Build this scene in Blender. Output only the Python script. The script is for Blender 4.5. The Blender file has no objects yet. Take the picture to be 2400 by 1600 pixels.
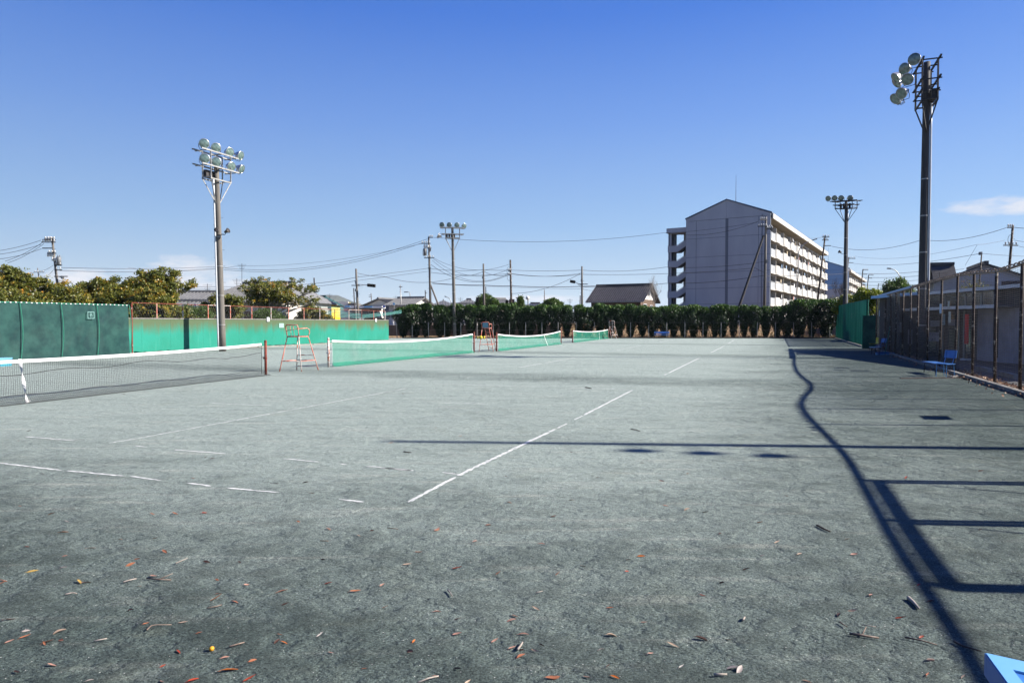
import bpy, math, random
import numpy as np
from mathutils import Vector, Matrix
R = math.radians
random.seed(7)
rng = np.random.default_rng(7)
# ---------------------------------------------------------------- camera, sky, sun, exposure
H, YH, F, CX, CY = 1.72, 756.0, 1600.0, 1200.0, 800.0
PITCH = math.atan((CY - YH) / F)
sc = bpy.context.scene
cam = bpy.data.cameras.new('camera'); cam.lens = 24; cam.sensor_width = 36
cam.clip_start = 0.05; cam.clip_end = 12000
camo = bpy.data.objects.new('camera', cam); sc.collection.objects.link(camo)
camo.location = (0, 0, H); camo.rotation_euler = (math.pi / 2 - PITCH, 0, 0)
sc.camera = camo
SUN_EL = 32.0
SUN_DIR = Vector((0.998, -0.066, 0)).normalized()
w = bpy.data.worlds.new('World'); sc.world = w; w.use_nodes = True
nt = w.node_tree; nt.nodes.clear()
def NN(t, kind, **k):
    n = t.nodes.new(kind)
    for a, b in k.items(): setattr(n, a, b)
    return n
wo = NN(nt, 'ShaderNodeOutputWorld'); bg = NN(nt, 'ShaderNodeBackground'); bg.inputs[1].default_value = 0.065
sky = NN(nt, 'ShaderNodeTexSky', sky_type='NISHITA', sun_disc=False)
sky.sun_elevation = R(SUN_EL); sky.sun_rotation = R(93.8); sky.air_density = 1.0; sky.dust_density = 0.35; sky.ozone_density = 3.0
hs = NN(nt, 'ShaderNodeHueSaturation'); hs.inputs['Saturation'].default_value = 1.12
tint = NN(nt, 'ShaderNodeMix', data_type='RGBA', blend_type='MULTIPLY'); tint.inputs[0].default_value = 1.0
tint.inputs[7].default_value = (1.0, 0.93, 1.06, 1)
nt.links.new(sky.outputs[0], hs.inputs['Color']); nt.links.new(hs.outputs[0], tint.inputs[6])
# small fair-weather clouds low over the horizon, as functions of direction
tc = NN(nt, 'ShaderNodeTexCoord'); sep = NN(nt, 'ShaderNodeSeparateXYZ'); nt.links.new(tc.outputs['Generated'], sep.inputs[0])
def wm(op, a, b=None, c=None, clamp=False):
    n = NN(nt, 'ShaderNodeMath', operation=op, use_clamp=clamp)
    for i, v in enumerate((a, b, c)):
        if v is None: continue
        if isinstance(v, (int, float)): n.inputs[i].default_value = v
        else: nt.links.new(v, n.inputs[i])
    return n.outputs[0]
az = wm('ARCTAN2', sep.outputs[0], sep.outputs[1]); el = wm('ARCSINE', sep.outputs[2])
comb = NN(nt, 'ShaderNodeCombineXYZ'); nt.links.new(wm('MULTIPLY', az, 14.0), comb.inputs[0]); nt.links.new(wm('MULTIPLY', el, 42.0), comb.inputs[1])
cn = NN(nt, 'ShaderNodeTexNoise'); cn.inputs['Scale'].default_value = 1.6; cn.inputs['Detail'].default_value = 7; cn.inputs['Roughness'].default_value = 0.6
nt.links.new(comb.outputs[0], cn.inputs['Vector'])
def cloud(a0, e0, aw, ew):
    da = wm('DIVIDE', wm('SUBTRACT', az, a0), aw); de = wm('DIVIDE', wm('SUBTRACT', el, e0), ew)
    d = wm('ADD', wm('MULTIPLY', da, da), wm('MULTIPLY', de, de))
    s = wm('SUBTRACT', wm('ADD', 1.0, wm('MULTIPLY', wm('SUBTRACT', cn.outputs[0], 0.5), 3.2)), d)
    return wm('MULTIPLY', s, 0.75, clamp=True)
cl = None
for a0, e0, aw, ew in [(-0.44, 0.068, 0.055, 0.024), (-0.475, 0.055, 0.06, 0.02), (-0.57, 0.055, 0.05, 0.012), (0.63, 0.137, 0.08, 0.013), (-0.39, 0.05, 0.12, 0.01),
                       (0.03, 0.035, 0.1, 0.006), (1.4, 0.1, 0.3, 0.03), (-1.6, 0.09, 0.3, 0.03), (2.6, 0.08, 0.4, 0.03)]:
    c = cloud(a0, e0, aw, ew); cl = c if cl is None else wm('MAXIMUM', cl, c)
ramp = NN(nt, 'ShaderNodeValToRGB'); nt.links.new(wm('DIVIDE', el, 1.5708, clamp=True), ramp.inputs[0])
for i_, (deg, c) in enumerate([(0, 'c4dbec'), (4.1, 'b6d3ef'), (7.7, '9dc5f1'), (16, '76a4ee'), (24, '4981e3'), (45, '2a5dc4'), (90, '1d47a6')]):
    e_ = ramp.color_ramp.elements[i_] if i_ < 2 else ramp.color_ramp.elements.new(0.5)
    v_ = [int(c[k:k + 2], 16) / 255 for k in (0, 2, 4)]; e_.position = deg / 90 if deg < 90 else 1.0; e_.color = tuple(((x + .055) / 1.055) ** 2.4 for x in v_) + (1,)
sc5 = NN(nt, 'ShaderNodeVectorMath', operation='SCALE'); nt.links.new(ramp.outputs[0], sc5.inputs[0]); nt.links.new(wm('MULTIPLY_ADD', sep.outputs[0], 0.85, 5.05), sc5.inputs['Scale'])   # brighter towards the sun
blend = NN(nt, 'ShaderNodeMix', data_type='RGBA'); blend.inputs[0].default_value = 0.94; nt.links.new(tint.outputs[2], blend.inputs[6]); nt.links.new(sc5.outputs[0], blend.inputs[7])
cm = NN(nt, 'ShaderNodeMix', data_type='RGBA'); nt.links.new(wm('MULTIPLY', cl, 0.9), cm.inputs[0])
nt.links.new(blend.outputs[2], cm.inputs[6]); cm.inputs[7].default_value = (4.6, 4.6, 4.85, 1)
nt.links.new(cm.outputs[2], bg.inputs[0]); nt.links.new(bg.outputs[0], wo.inputs[0])
sl = bpy.data.lights.new('sun', 'SUN'); sl.energy = 5.0; sl.angle = R(0.53); sl.color = (1.0, 0.94, 0.85)
so = bpy.data.objects.new('sun', sl); sc.collection.objects.link(so)
sd = Vector((SUN_DIR.x * math.cos(R(SUN_EL)), SUN_DIR.y * math.cos(R(SUN_EL)), math.sin(R(SUN_EL))))
so.rotation_euler = sd.to_track_quat('Z', 'Y').to_euler(); so.location = (30, -5, 40)
vs = sc.view_settings; vs.view_transform = 'Standard'; vs.look = 'None'; vs.gamma = 1.0; vs.use_curve_mapping = False
vs.exposure = 1.5
# ---------------------------------------------------------------- projection helpers (photo pixel -> place at real distance)
def P(x, y, Y):
    a = (x - CX) / F; b = (CY - y) / F
    yf = math.cos(PITCH) + b * math.sin(PITCH); zz = b * math.cos(PITCH) - math.sin(PITCH)
    s = Y / yf
    return Vector((a * s, Y, H + zz * s))
def G(x, y, z=0.0):
    a = (x - CX) / F; b = (CY - y) / F
    yf = math.cos(PITCH) + b * math.sin(PITCH); zz = b * math.cos(PITCH) - math.sin(PITCH)
    s = (z - H) / zz
    return Vector((a * s, yf * s, z))
def ZAT(y, Y): return P(CX, y, Y).z
A21 = R(20.8)
NV = Vector((math.cos(A21), -math.sin(A21), 0)); UV = Vector((math.sin(A21), math.cos(A21), 0))
def NU(n, u, z=0.0): return NV * n + UV * u + Vector((0, 0, z))
# ---------------------------------------------------------------- mesh building
COL = sc.collection
WL = {}
class MB:
    def __init__(s, fr=None): s.V = []; s.F = []; s.MI = []; s.fr = fr; s.m = 0
    def add(s, vs, fs):
        o = len(s.V)
        s.V += [tuple(s.fr @ Vector(v)) for v in vs] if s.fr is not None else [tuple(v) for v in vs]
        s.F += [tuple(i + o for i in f) for f in fs]; s.MI += [s.m] * len(fs); return s
    def box(s, x0, x1, y0, y1, z0, z1):
        return s.add([(x0, y0, z0), (x1, y0, z0), (x1, y1, z0), (x0, y1, z0), (x0, y0, z1), (x1, y0, z1), (x1, y1, z1), (x0, y1, z1)],
                     [(0, 3, 2, 1), (4, 5, 6, 7), (0, 1, 5, 4), (1, 2, 6, 5), (2, 3, 7, 6), (3, 0, 4, 7)])
    def beam(s, p, q, wd, ht, up=(0, 0, 1)):
        p, q = Vector(p), Vector(q); d = (q - p).normalized(); u = Vector(up)
        if abs(d.dot(u)) > 0.98: u = Vector((1, 0, 0))
        a = d.cross(u).normalized() * wd / 2; b = a.cross(d).normalized() * ht / 2
        return s.add([p - a - b, p + a - b, p + a + b, p - a + b, q - a - b, q + a - b, q + a + b, q - a + b],
                     [(0, 1, 2, 3), (7, 6, 5, 4), (0, 4, 5, 1), (1, 5, 6, 2), (2, 6, 7, 3), (3, 7, 4, 0)])
    def tube(s, p, q, r0, r1=None, n=8, caps=True):
        r1 = r0 if r1 is None else r1
        p, q = Vector(p), Vector(q); d = (q - p).normalized(); u = Vector((0, 0, 1)) if abs(d.z) < 0.9 else Vector((1, 0, 0))
        a = d.cross(u).normalized(); b = d.cross(a)
        vs = [c + (a * math.cos(t) + b * math.sin(t)) * r for c, r in ((p, r0), (q, r1)) for t in [2 * math.pi * i / n for i in range(n)]]
        fs = [(i, (i + 1) % n, n + (i + 1) % n, n + i) for i in range(n)]
        if caps: fs += [tuple(range(n))[::-1], tuple(range(n, 2 * n))]
        return s.add(vs, fs)
    def path(s, pts, r, n=6, rs=None):
        pts = [Vector(p) for p in pts]; vs = []; fs = []; k = len(pts); a = None
        for i, p in enumerate(pts):
            d = (pts[min(i + 1, k - 1)] - pts[max(i - 1, 0)]).normalized()
            if a is None:
                u = Vector((0, 0, 1)) if abs(d.z) < 0.9 else Vector((1, 0, 0)); a = d.cross(u).normalized()
            else: a = (a - d * a.dot(d)).normalized()
            b = d.cross(a); rr = rs[i] if rs else r
            vs += [p + (a * math.cos(t) + b * math.sin(t)) * rr for t in [2 * math.pi * j / n for j in range(n)]]
        for i in range(k - 1):
            fs += [(i * n + j, i * n + (j + 1) % n, (i + 1) * n + (j + 1) % n, (i + 1) * n + j) for j in range(n)]
        fs += [tuple(range(n))[::-1], tuple(range((k - 1) * n, k * n))]
        return s.add(vs, fs)
    def lathe(s, prof, n=14, M=None):
        vs = []; fs = []
        for r, z in prof:
            for i in range(n):
                t = 2 * math.pi * i / n; v = Vector((r * math.cos(t), r * math.sin(t), z)); vs.append(M @ v if M else v)
        for k in range(len(prof) - 1):
            fs += [(k * n + i, k * n + (i + 1) % n, (k + 1) * n + (i + 1) % n, (k + 1) * n + i) for i in range(n)]
        return s.add(vs, fs)
    def poly(s, vs): return s.add(vs, [tuple(range(len(vs)))])
    def prism(s, vs, d):
        d = Vector(d); vs = [Vector(v) for v in vs]; n = len(vs)
        return s.add(vs + [v + d for v in vs], [tuple(range(n))[::-1], tuple(range(n, 2 * n))] + [(i, (i + 1) % n, n + (i + 1) % n, n + i) for i in range(n)])
    def mesh(s, name, mats, origin=(0, 0, 0), smooth=False):
        me = bpy.data.meshes.new(name); ox, oy, oz = origin
        me.from_pydata([(x - ox, y - oy, z - oz) for x, y, z in s.V], [], s.F)
        mats = mats if isinstance(mats, (list, tuple)) else [mats]
        for m in mats: me.materials.append(m)
        if len(mats) > 1: me.polygons.foreach_set('material_index', s.MI)
        if smooth: me.polygons.foreach_set('use_smooth', [True] * len(me.polygons))
        me.update(); return me
    def build(s, name, mats, parent=None, origin=None, smooth=False, label=None, cat=None, group=None, kind=None):
        if parent is not None: og = WL.get(parent.name, (0, 0, 0))
        else: og = origin or (0, 0, 0)
        o = bpy.data.objects.new(name, s.mesh(name, mats, og, smooth)); COL.objects.link(o)
        if parent is not None: o.parent = parent; WL[o.name] = og
        else: o.location = og
        tag(o, label, cat, group, kind); return o
def tag(o, label=None, cat=None, group=None, kind=None):
    if label: o['label'] = label
    if cat: o['category'] = cat
    if group: o['group'] = group
    if kind: o['kind'] = kind
def top(name, label, cat, loc=(0, 0, 0), rotz=0, group=None, local=False):
    o = bpy.data.objects.new(name, None); COL.objects.link(o); o.empty_display_size = 0.2
    o.location = loc; o.rotation_euler = (0, 0, rotz); tag(o, label, cat, group)
    WL[o.name] = (0, 0, 0) if local else tuple(loc); return o
def inst(me, name, parent, M):
    o = bpy.data.objects.new(name, me); COL.objects.link(o)
    if parent is not None:
        o.parent = parent; og = Vector(WL.get(parent.name, (0, 0, 0))); o.matrix_local = Matrix.Translation(-og) @ M
    else: o.matrix_world = M
    return o
def copy_tree(o, parent=None, loc=None, rotz=None):
    c = o.copy(); COL.objects.link(c); c.parent = parent
    if loc is not None: c.location = loc
    if rotz is not None: c.rotation_euler = (0, 0, rotz)
    for ch in list(o.children): copy_tree(ch, c)
    return c
# ---------------------------------------------------------------- materials
def srgb(h, k=1.0):
    h = h.lstrip('#'); v = [int(h[i:i + 2], 16) / 255 for i in (0, 2, 4)]
    return tuple((x / 12.92 if x <= 0.04045 else ((x + 0.055) / 1.055) ** 2.4) * k for x in v) + (1,)
class MT:
    def __init__(s, name):
        s.m = bpy.data.materials.new(name); s.m.use_nodes = True; s.t = s.m.node_tree; s.t.nodes.clear()
        s.out = s.n('ShaderNodeOutputMaterial'); s.b = s.n('ShaderNodeBsdfPrincipled'); s.l(s.b.outputs[0], s.out.inputs[0])
        s.tc = s.n('ShaderNodeTexCoord')
    def n(s, k, **a): return NN(s.t, k, **a)
    def l(s, a, b): s.t.links.new(a, b)
    def mapv(s, scale=(1, 1, 1), rot=0.0, src=None, loc=(0, 0, 0)):
        m = s.n('ShaderNodeMapping'); m.inputs['Scale'].default_value = scale; m.inputs['Rotation'].default_value = (0, 0, rot); m.inputs['Location'].default_value = loc
        s.l(src or s.tc.outputs['Object'], m.inputs[0]); return m.outputs[0]
    def noise(s, scale, detail=4, rough=0.55, vec=None, dist=0.0):
        m = s.n('ShaderNodeTexNoise'); m.inputs['Scale'].default_value = scale; m.inputs['Detail'].default_value = detail
        m.inputs['Roughness'].default_value = rough; m.inputs['Distortion'].default_value = dist
        s.l(vec or s.tc.outputs['Object'], m.inputs['Vector']); return m.outputs[0]
    def ma(s, op, a, b=None, c=None, clamp=False):
        n = s.n('ShaderNodeMath', operation=op, use_clamp=clamp)
        for i, v in enumerate((a, b, c)):
            if v is None: continue
            if isinstance(v, (int, float)): n.inputs[i].default_value = v
            else: s.l(v, n.inputs[i])
        return n.outputs[0]
    def rng(s, v, a, b, c=0.0, d=1.0, smooth=False):
        n = s.n('ShaderNodeMapRange'); n.clamp = True
        if smooth: n.interpolation_type = 'SMOOTHSTEP'
        s.l(v, n.inputs[0])
        for i, x in enumerate((a, b, c, d)): n.inputs[i + 1].default_value = x
        return n.outputs[0]
    def mix(s, f, a, b, mode='MIX'):
        n = s.n('ShaderNodeMix', data_type='RGBA', blend_type=mode)
        for i, v in ((0, f), (6, a), (7, b)):
            if isinstance(v, (int, float)): n.inputs[i].default_value = v
            elif isinstance(v, tuple): n.inputs[i].default_value = v if len(v) == 4 else v + (1,)
            else: s.l(v, n.inputs[i])
        return n.outputs[2]
    def bump(s, h, dist=0.01, strength=1.0, prev=None):
        n = s.n('ShaderNodeBump'); n.inputs['Distance'].default_value = dist; n.inputs['Strength'].default_value = strength
        s.l(h, n.inputs['Height'])
        if prev is not None: s.l(prev, n.inputs['Normal'])
        return n.outputs[0]
    def fin(s, col, rough=0.8, nrm=None, metal=0.0, spec=0.3):
        if isinstance(col, tuple): s.b.inputs['Base Color'].default_value = col if len(col) == 4 else col + (1,)
        else: s.l(col, s.b.inputs['Base Color'])
        if isinstance(rough, (int, float)): s.b.inputs['Roughness'].default_value = rough
        else: s.l(rough, s.b.inputs['Roughness'])
        s.b.inputs['Metallic'].default_value = metal; s.b.inputs['Specular IOR Level'].default_value = spec
        if nrm is not None: s.l(nrm, s.b.inputs['Normal'])
        return s.m
KA = 0.7
def simple(name, c1, c2=None, scale=6.0, rough=0.7, metal=0.0, bump=0.0, spec=0.3, lo=0.35, hi=0.65, stretch=(1, 1, 1), c3=None, sc3=20.0, th3=0.62):
    m = MT(name); c2 = c2 or tuple(x * 0.8 for x in c1[:3]) + (1,)
    c1, c2 = [tuple(x * KA for x in c[:3]) + (1,) for c in (c1, c2)]; c3 = tuple(x * KA for x in c3[:3]) + (1,) if c3 else None
    v = m.mapv(stretch); n = m.noise(scale, 5, 0.6, v)
    col = m.mix(m.rng(n, lo, hi), c1, c2)
    if c3: col = m.mix(m.rng(m.noise(sc3, 5, 0.65, v), th3, th3 + 0.06), col, c3)
    nr = m.bump(n, bump) if bump else None
    return m.fin(col, rough, nr, metal, spec)
def see_through(name, c1, c2, alpha, scale=3.0, hole=None):
    m = MT(name); c1, c2 = [tuple(x * KA for x in c[:3]) + (1,) for c in (c1, c2)]; col = m.mix(m.rng(m.noise(scale, 5, 0.6), 0.35, 0.65), c1, c2)
    m.fin(col, 0.8)
    tr = m.n('ShaderNodeBsdfTransparent'); tl = m.n('ShaderNodeBsdfTranslucent'); m.l(col, tl.inputs[0])
    a = m.n('ShaderNodeMixShader'); a.inputs[0].default_value = 0.3; m.l(m.b.outputs[0], a.inputs[1]); m.l(tl.outputs[0], a.inputs[2])
    b = m.n('ShaderNodeMixShader'); m.l(tr.outputs[0], b.inputs[1]); m.l(a.outputs[0], b.inputs[2])
    if hole: m.l(m.ma('MULTIPLY', alpha, m.rng(m.noise(hole, 3, 0.6), 0.3, 0.5, 0.75, 1.0)), b.inputs[0])
    else: b.inputs[0].default_value = alpha
    m.l(b.outputs[0], m.out.inputs[0]); return m.m
def leafmat(name, cols, rough=0.45, trans=0.35):
    m = MT(name); at = m.n('ShaderNodeAttribute', attribute_name='tone')
    cr = m.n('ShaderNodeValToRGB'); m.l(at.outputs['Fac'], cr.inputs[0]); els = cr.color_ramp.elements
    while len(els) < len(cols): els.new(0.5)
    for e, (p, c) in zip(els, cols): e.position = p; e.color = c
    m.fin(cr.outputs[0], rough, spec=0.4)
    tl = m.n('ShaderNodeBsdfTranslucent'); m.l(cr.outputs[0], tl.inputs[0])
    a = m.n('ShaderNodeMixShader'); a.inputs[0].default_value = trans; m.l(m.b.outputs[0], a.inputs[1]); m.l(tl.outputs[0], a.inputs[2])
    m.l(a.outputs[0], m.out.inputs[0]); return m.m
M_ = {}
M_['concrete_pole'] = simple('concrete_pole', (0.18, 0.165, 0.145, 1), (0.12, 0.11, 0.1, 1), 3, 0.85, bump=0.003, stretch=(4, 4, 0.4))
M_['shaded_pole'] = simple('shaded_concrete_pole', (0.075, 0.072, 0.07, 1), (0.05, 0.048, 0.048, 1), 3, 0.8, bump=0.003, stretch=(4, 4, 0.4))  # darker copy of the pole concrete, shade of backlit poles put into colour
M_['galv'] = simple('galvanised_steel', (0.46, 0.46, 0.45, 1), (0.33, 0.32, 0.3, 1), 9, 0.45, 0.5, c3=(0.16, 0.07, 0.035, 1), sc3=7, th3=0.6)
M_['dark_steel'] = simple('dark_steel', (0.06, 0.055, 0.055, 1), (0.035, 0.03, 0.03, 1), 8, 0.6, 0.2)
M_['white_pvc'] = simple('white_conduit', (0.66, 0.68, 0.7, 1), (0.55, 0.57, 0.6, 1), 4, 0.4)
M_['lamp_alu'] = simple('lamp_aluminium', (0.75, 0.75, 0.76, 1), (0.6, 0.6, 0.62, 1), 5, 0.3, 0.75)
mm = MT('lamp_glass'); M_['lens'] = mm.fin(mm.mix(mm.rng(mm.noise(6, 4), .35, .65), (0.05, 0.085, 0.08, 1), (0.12, 0.17, 0.155, 1)), 0.08, None, 0.0, 0.9)
M_['rust'] = simple('rusty_red_paint', (0.27, 0.05, 0.028, 1), (0.12, 0.035, 0.024, 1), 14, 0.75, bump=0.002, c3=(0.62, 0.55, 0.5, 1), sc3=6, th3=0.63)
M_['rust_white'] = simple('flaking_white_paint', (0.7, 0.64, 0.6, 1), (0.5, 0.42, 0.38, 1), 10, 0.7, bump=0.002, c3=(0.42, 0.1, 0.04, 1), sc3=5, th3=0.52)
M_['rust_orange'] = simple('flaking_orange_paint', (0.62, 0.13, 0.08, 1), (0.66, 0.38, 0.3, 1), 7, 0.7, bump=0.002, lo=.4, hi=.6, c3=(0.2, 0.06, 0.03, 1), sc3=12, th3=0.6)
M_['rust_post'] = simple('rusted_fence_post', (0.085, 0.06, 0.045, 1), (0.045, 0.03, 0.024, 1), 9, 0.85, bump=0.003, c3=(0.4, 0.36, 0.3, 1), sc3=7, th3=0.56)
M_['rust_wire'] = simple('rusted_wire', (0.28, 0.21, 0.165, 1), (0.36, 0.29, 0.23, 1), 4, 0.8)
M_['white_tape'] = simple('white_canvas', (0.82, 0.82, 0.82, 1), (0.72, 0.72, 0.73, 1), 12, 0.8, bump=0.002)
M_['black_cord'] = simple('black_cord', (0.02, 0.021, 0.024, 1), (0.03, 0.03, 0.033, 1), 10, 0.8)
M_['green_net'] = see_through('green_netting', (0.03, 0.3, 0.2, 1), (0.045, 0.36, 0.25, 1), 0.5, 1.2, 2.0)
M_['green_net_dense'] = see_through('green_netting_doubled', (0.02, 0.27, 0.17, 1), (0.03, 0.33, 0.21, 1), 0.62, 1.2)
M_['torn_net'] = see_through('pale_torn_netting', (0.1, 0.36, 0.31, 1), (0.16, 0.42, 0.4, 1), 0.5, 1.5, 1.3)
M_['dark_screen'] = see_through('dark_green_screen', (0.008, 0.05, 0.052, 1), (0.03, 0.11, 0.095, 1), 0.975, 1.6, None)
M_['screen_rope'] = simple('green_rope', (0.02, 0.17, 0.11, 1), (0.03, 0.22, 0.15, 1), 8, 0.8)
M_['dark_rail_net'] = see_through('dark_mesh_curtain', (0.03, 0.05, 0.055, 1), (0.05, 0.045, 0.045, 1), 0.82, 1.3, 1.1)
M_['blue_plastic'] = simple('blue_plastic', (0.035, 0.16, 0.5, 1), (0.07, 0.22, 0.55, 1), 5, 0.4, spec=0.45)
M_['light_blue'] = simple('light_blue_paint', (0.16, 0.42, 0.75, 1), (0.2, 0.47, 0.78, 1), 4, 0.35, spec=0.5, c3=(0.4, 0.3, 0.24, 1), sc3=9, th3=0.72)
M_['yellow_plastic'] = simple('yellow_plastic', (0.75, 0.6, 0.03, 1), (0.65, 0.5, 0.03, 1), 5, 0.45)
M_['faded_blue'] = simple('faded_blue_seat', (0.16, 0.35, 0.45, 1), (0.2, 0.4, 0.5, 1), 6, 0.5)
M_['black_tube'] = simple('black_tube', (0.03, 0.028, 0.027, 1), (0.07, 0.05, 0.04, 1), 12, 0.6)
M_['wood_grey'] = simple('weathered_wood', (0.2, 0.17, 0.15, 1), (0.1, 0.08, 0.07, 1), 4, 0.85, stretch=(1, 12, 12), bump=0.003)
M_['twig'] = simple('dry_twig', (0.27, 0.21, 0.17, 1), (0.13, 0.09, 0.07, 1), 30, 0.8)
M_['twig_pale'] = simple('pale_twig', (0.42, 0.37, 0.33, 1), (0.28, 0.24, 0.2, 1), 30, 0.8)
M_['twig_dark'] = simple('dark_twig', (0.05, 0.035, 0.03, 1), (0.09, 0.07, 0.06, 1), 30, 0.8)
M_['kerb'] = simple('concrete_kerb', (0.3, 0.29, 0.27, 1), (0.2, 0.19, 0.175, 1), 5, 0.9, bump=0.006, c3=(0.1, 0.09, 0.08, 1), sc3=3, th3=.58)
M_['asphalt'] = simple('asphalt', (0.06, 0.06, 0.06, 1), (0.085, 0.083, 0.08, 1), 3, 0.9, bump=0.004)
M_['wire'] = simple('power_cable', (0.05, 0.052, 0.06, 1), (0.035, 0.035, 0.04, 1), 2, 0.6)
M_['insul'] = simple('porcelain', (0.75, 0.74, 0.72, 1), (0.6, 0.6, 0.6, 1), 6, 0.3)
M_['transf'] = simple('transformer_grey', (0.2, 0.21, 0.22, 1), (0.14, 0.145, 0.15, 1), 6, 0.5)
M_['bark'] = simple('grey_bark', (0.42, 0.38, 0.34, 1), (0.25, 0.22, 0.19, 1), 12, 0.9, bump=0.01)
M_['bark_dark'] = simple('dark_bark', (0.07, 0.055, 0.045, 1), (0.035, 0.03, 0.025, 1), 12, 0.9, bump=0.01)
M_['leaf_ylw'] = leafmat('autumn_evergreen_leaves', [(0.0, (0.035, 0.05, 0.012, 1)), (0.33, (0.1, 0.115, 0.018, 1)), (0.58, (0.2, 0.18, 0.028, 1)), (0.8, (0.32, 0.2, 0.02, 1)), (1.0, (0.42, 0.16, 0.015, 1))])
M_['leaf_grn'] = leafmat('green_leaves', [(0.0, (0.025, 0.05, 0.012, 1)), (0.5, (0.07, 0.12, 0.02, 1)), (1.0, (0.15, 0.2, 0.035, 1))])
M_['leaf_lime'] = leafmat('yellowing_leaves', [(0.0, (0.07, 0.1, 0.012, 1)), (0.5, (0.2, 0.23, 0.02, 1)), (1.0, (0.42, 0.36, 0.03, 1))])
M_['leaf_dark'] = leafmat('dark_conifer_leaves', [(0.0, (0.008, 0.02, 0.01, 1)), (0.6, (0.016, 0.04, 0.018, 1)), (1.0, (0.03, 0.06, 0.03, 1))])
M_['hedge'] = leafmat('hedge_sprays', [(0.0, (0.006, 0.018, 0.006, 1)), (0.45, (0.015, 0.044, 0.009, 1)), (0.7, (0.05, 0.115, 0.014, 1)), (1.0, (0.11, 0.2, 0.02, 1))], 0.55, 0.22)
M_['dry'] = leafmat('dry_growth', [(0.0, (0.09, 0.05, 0.025, 1)), (0.5, (0.24, 0.14, 0.075, 1)), (0.85, (0.33, 0.23, 0.13, 1)), (1.0, (0.12, 0.13, 0.04, 1))], 0.8, 0.1)
M_['apt_wall'] = simple('apartment_end_wall', (0.46, 0.5, 0.56, 1), (0.4, 0.44, 0.5, 1), 0.35, 0.85, stretch=(1, 1, .4))
M_['apt_joint'] = simple('apartment_joint', (0.18, 0.21, 0.26, 1), (0.15, 0.18, 0.23, 1), 1, 0.9)
M_['apt_white'] = simple('apartment_white', (0.55, 0.54, 0.51, 1), (0.46, 0.45, 0.42, 1), 0.5, 0.75)
M_['apt_grey'] = simple('balcony_grey', (0.38, 0.4, 0.42, 1), (0.33, 0.35, 0.37, 1), 0.8, 0.6)
M_['apt_inner'] = simple('balcony_recess', (0.42, 0.38, 0.3, 1), (0.34, 0.31, 0.25, 1), 0.8, 0.8)
M_['apt_roof'] = simple('apartment_roof', (0.12, 0.18, 0.28, 1), (0.1, 0.15, 0.24, 1), 0.8, 0.6)
M_['glass_dark'] = simple('window_glass', (0.04, 0.05, 0.06, 1), (0.07, 0.08, 0.09, 1), 0.7, 0.12, spec=0.8)
M_['tile_dark'] = simple('dark_roof_tile', (0.1, 0.095, 0.095, 1), (0.06, 0.055, 0.055, 1), 2, 0.45, bump=0.01)
M_['tile_grey'] = simple('grey_roof_tile', (0.2, 0.2, 0.2, 1), (0.14, 0.14, 0.145, 1), 2, 0.6, bump=0.01)
M_['roof_green'] = simple('green_metal_roof', (0.02, 0.07, 0.065, 1), (0.03, 0.085, 0.08, 1), 2, 0.5)
M_['plaster'] = simple('pale_plaster', (0.6, 0.58, 0.53, 1), (0.48, 0.46, 0.42, 1), 1.2, 0.85)
M_['plaster_w'] = simple('white_plaster', (0.78, 0.77, 0.74, 1), (0.66, 0.65, 0.62, 1), 1.2, 0.85)
M_['plaster_g'] = simple('grey_plaster', (0.2, 0.21, 0.23, 1), (0.16, 0.17, 0.19, 1), 1.2, 0.85)
M_['wood_wall'] = simple('brown_boards', (0.16, 0.1, 0.07, 1), (0.09, 0.06, 0.04, 1), 3, 0.8, stretch=(6, 6, 1))
M_['siding'] = simple('grey_lilac_siding', (0.5, 0.48, 0.54, 1), (0.44, 0.42, 0.48, 1), 1.0, 0.8)
M_['siding_dark'] = simple('dark_plum_siding', (0.07, 0.05, 0.06, 1), (0.055, 0.04, 0.05, 1), 1.0, 0.8)
M_['club_wall'] = simple('clubhouse_wall', (0.1, 0.085, 0.08, 1), (0.07, 0.06, 0.056, 1), 1.2, 0.85)
M_['club_panel'] = simple('clubhouse_panel', (0.42, 0.39, 0.43, 1), (0.3, 0.27, 0.31, 1), 1.6, 0.8)
M_['yellow'] = simple('yellow_signboard', (0.85, 0.62, 0.0, 1), (0.8, 0.56, 0.0, 1), 1, 0.6)
M_['red'] = simple('red_banner', (0.95, 0.03, 0.03, 1), (0.8, 0.02, 0.02, 1), 3, 0.7)
M_['sign_blue'] = simple('sign_blue', (0.02, 0.07, 0.5, 1), (0.02, 0.06, 0.45, 1), 3, 0.5)
M_['sign_white'] = simple('sign_white', (0.75, 0.77, 0.8, 1), (0.68, 0.7, 0.73, 1), 3, 0.5)
M_['sign_pale'] = simple('sign_pale_blue', (0.45, 0.6, 0.75, 1), (0.4, 0.55, 0.7, 1), 3, 0.5)
M_['ink'] = simple('black_lettering', (0.015, 0.015, 0.02, 1), (0.02, 0.02, 0.03, 1), 3, 0.6)
M_['pale_ink'] = simple('pale_stencil', (0.2, 0.36, 0.34, 1), (0.16, 0.3, 0.29, 1), 6, 0.8)
M_['hill'] = simple('wooded_hill', (0.04, 0.055, 0.035, 1), (0.025, 0.035, 0.025, 1), 0.01, 0.95)
M_['chalk'] = simple('chalk_line', (0.8, 0.8, 0.78, 1), (0.42, 0.44, 0.42, 1), 11, 0.9, c3=(0.26, 0.29, 0.28, 1), sc3=14, th3=0.58)
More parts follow.
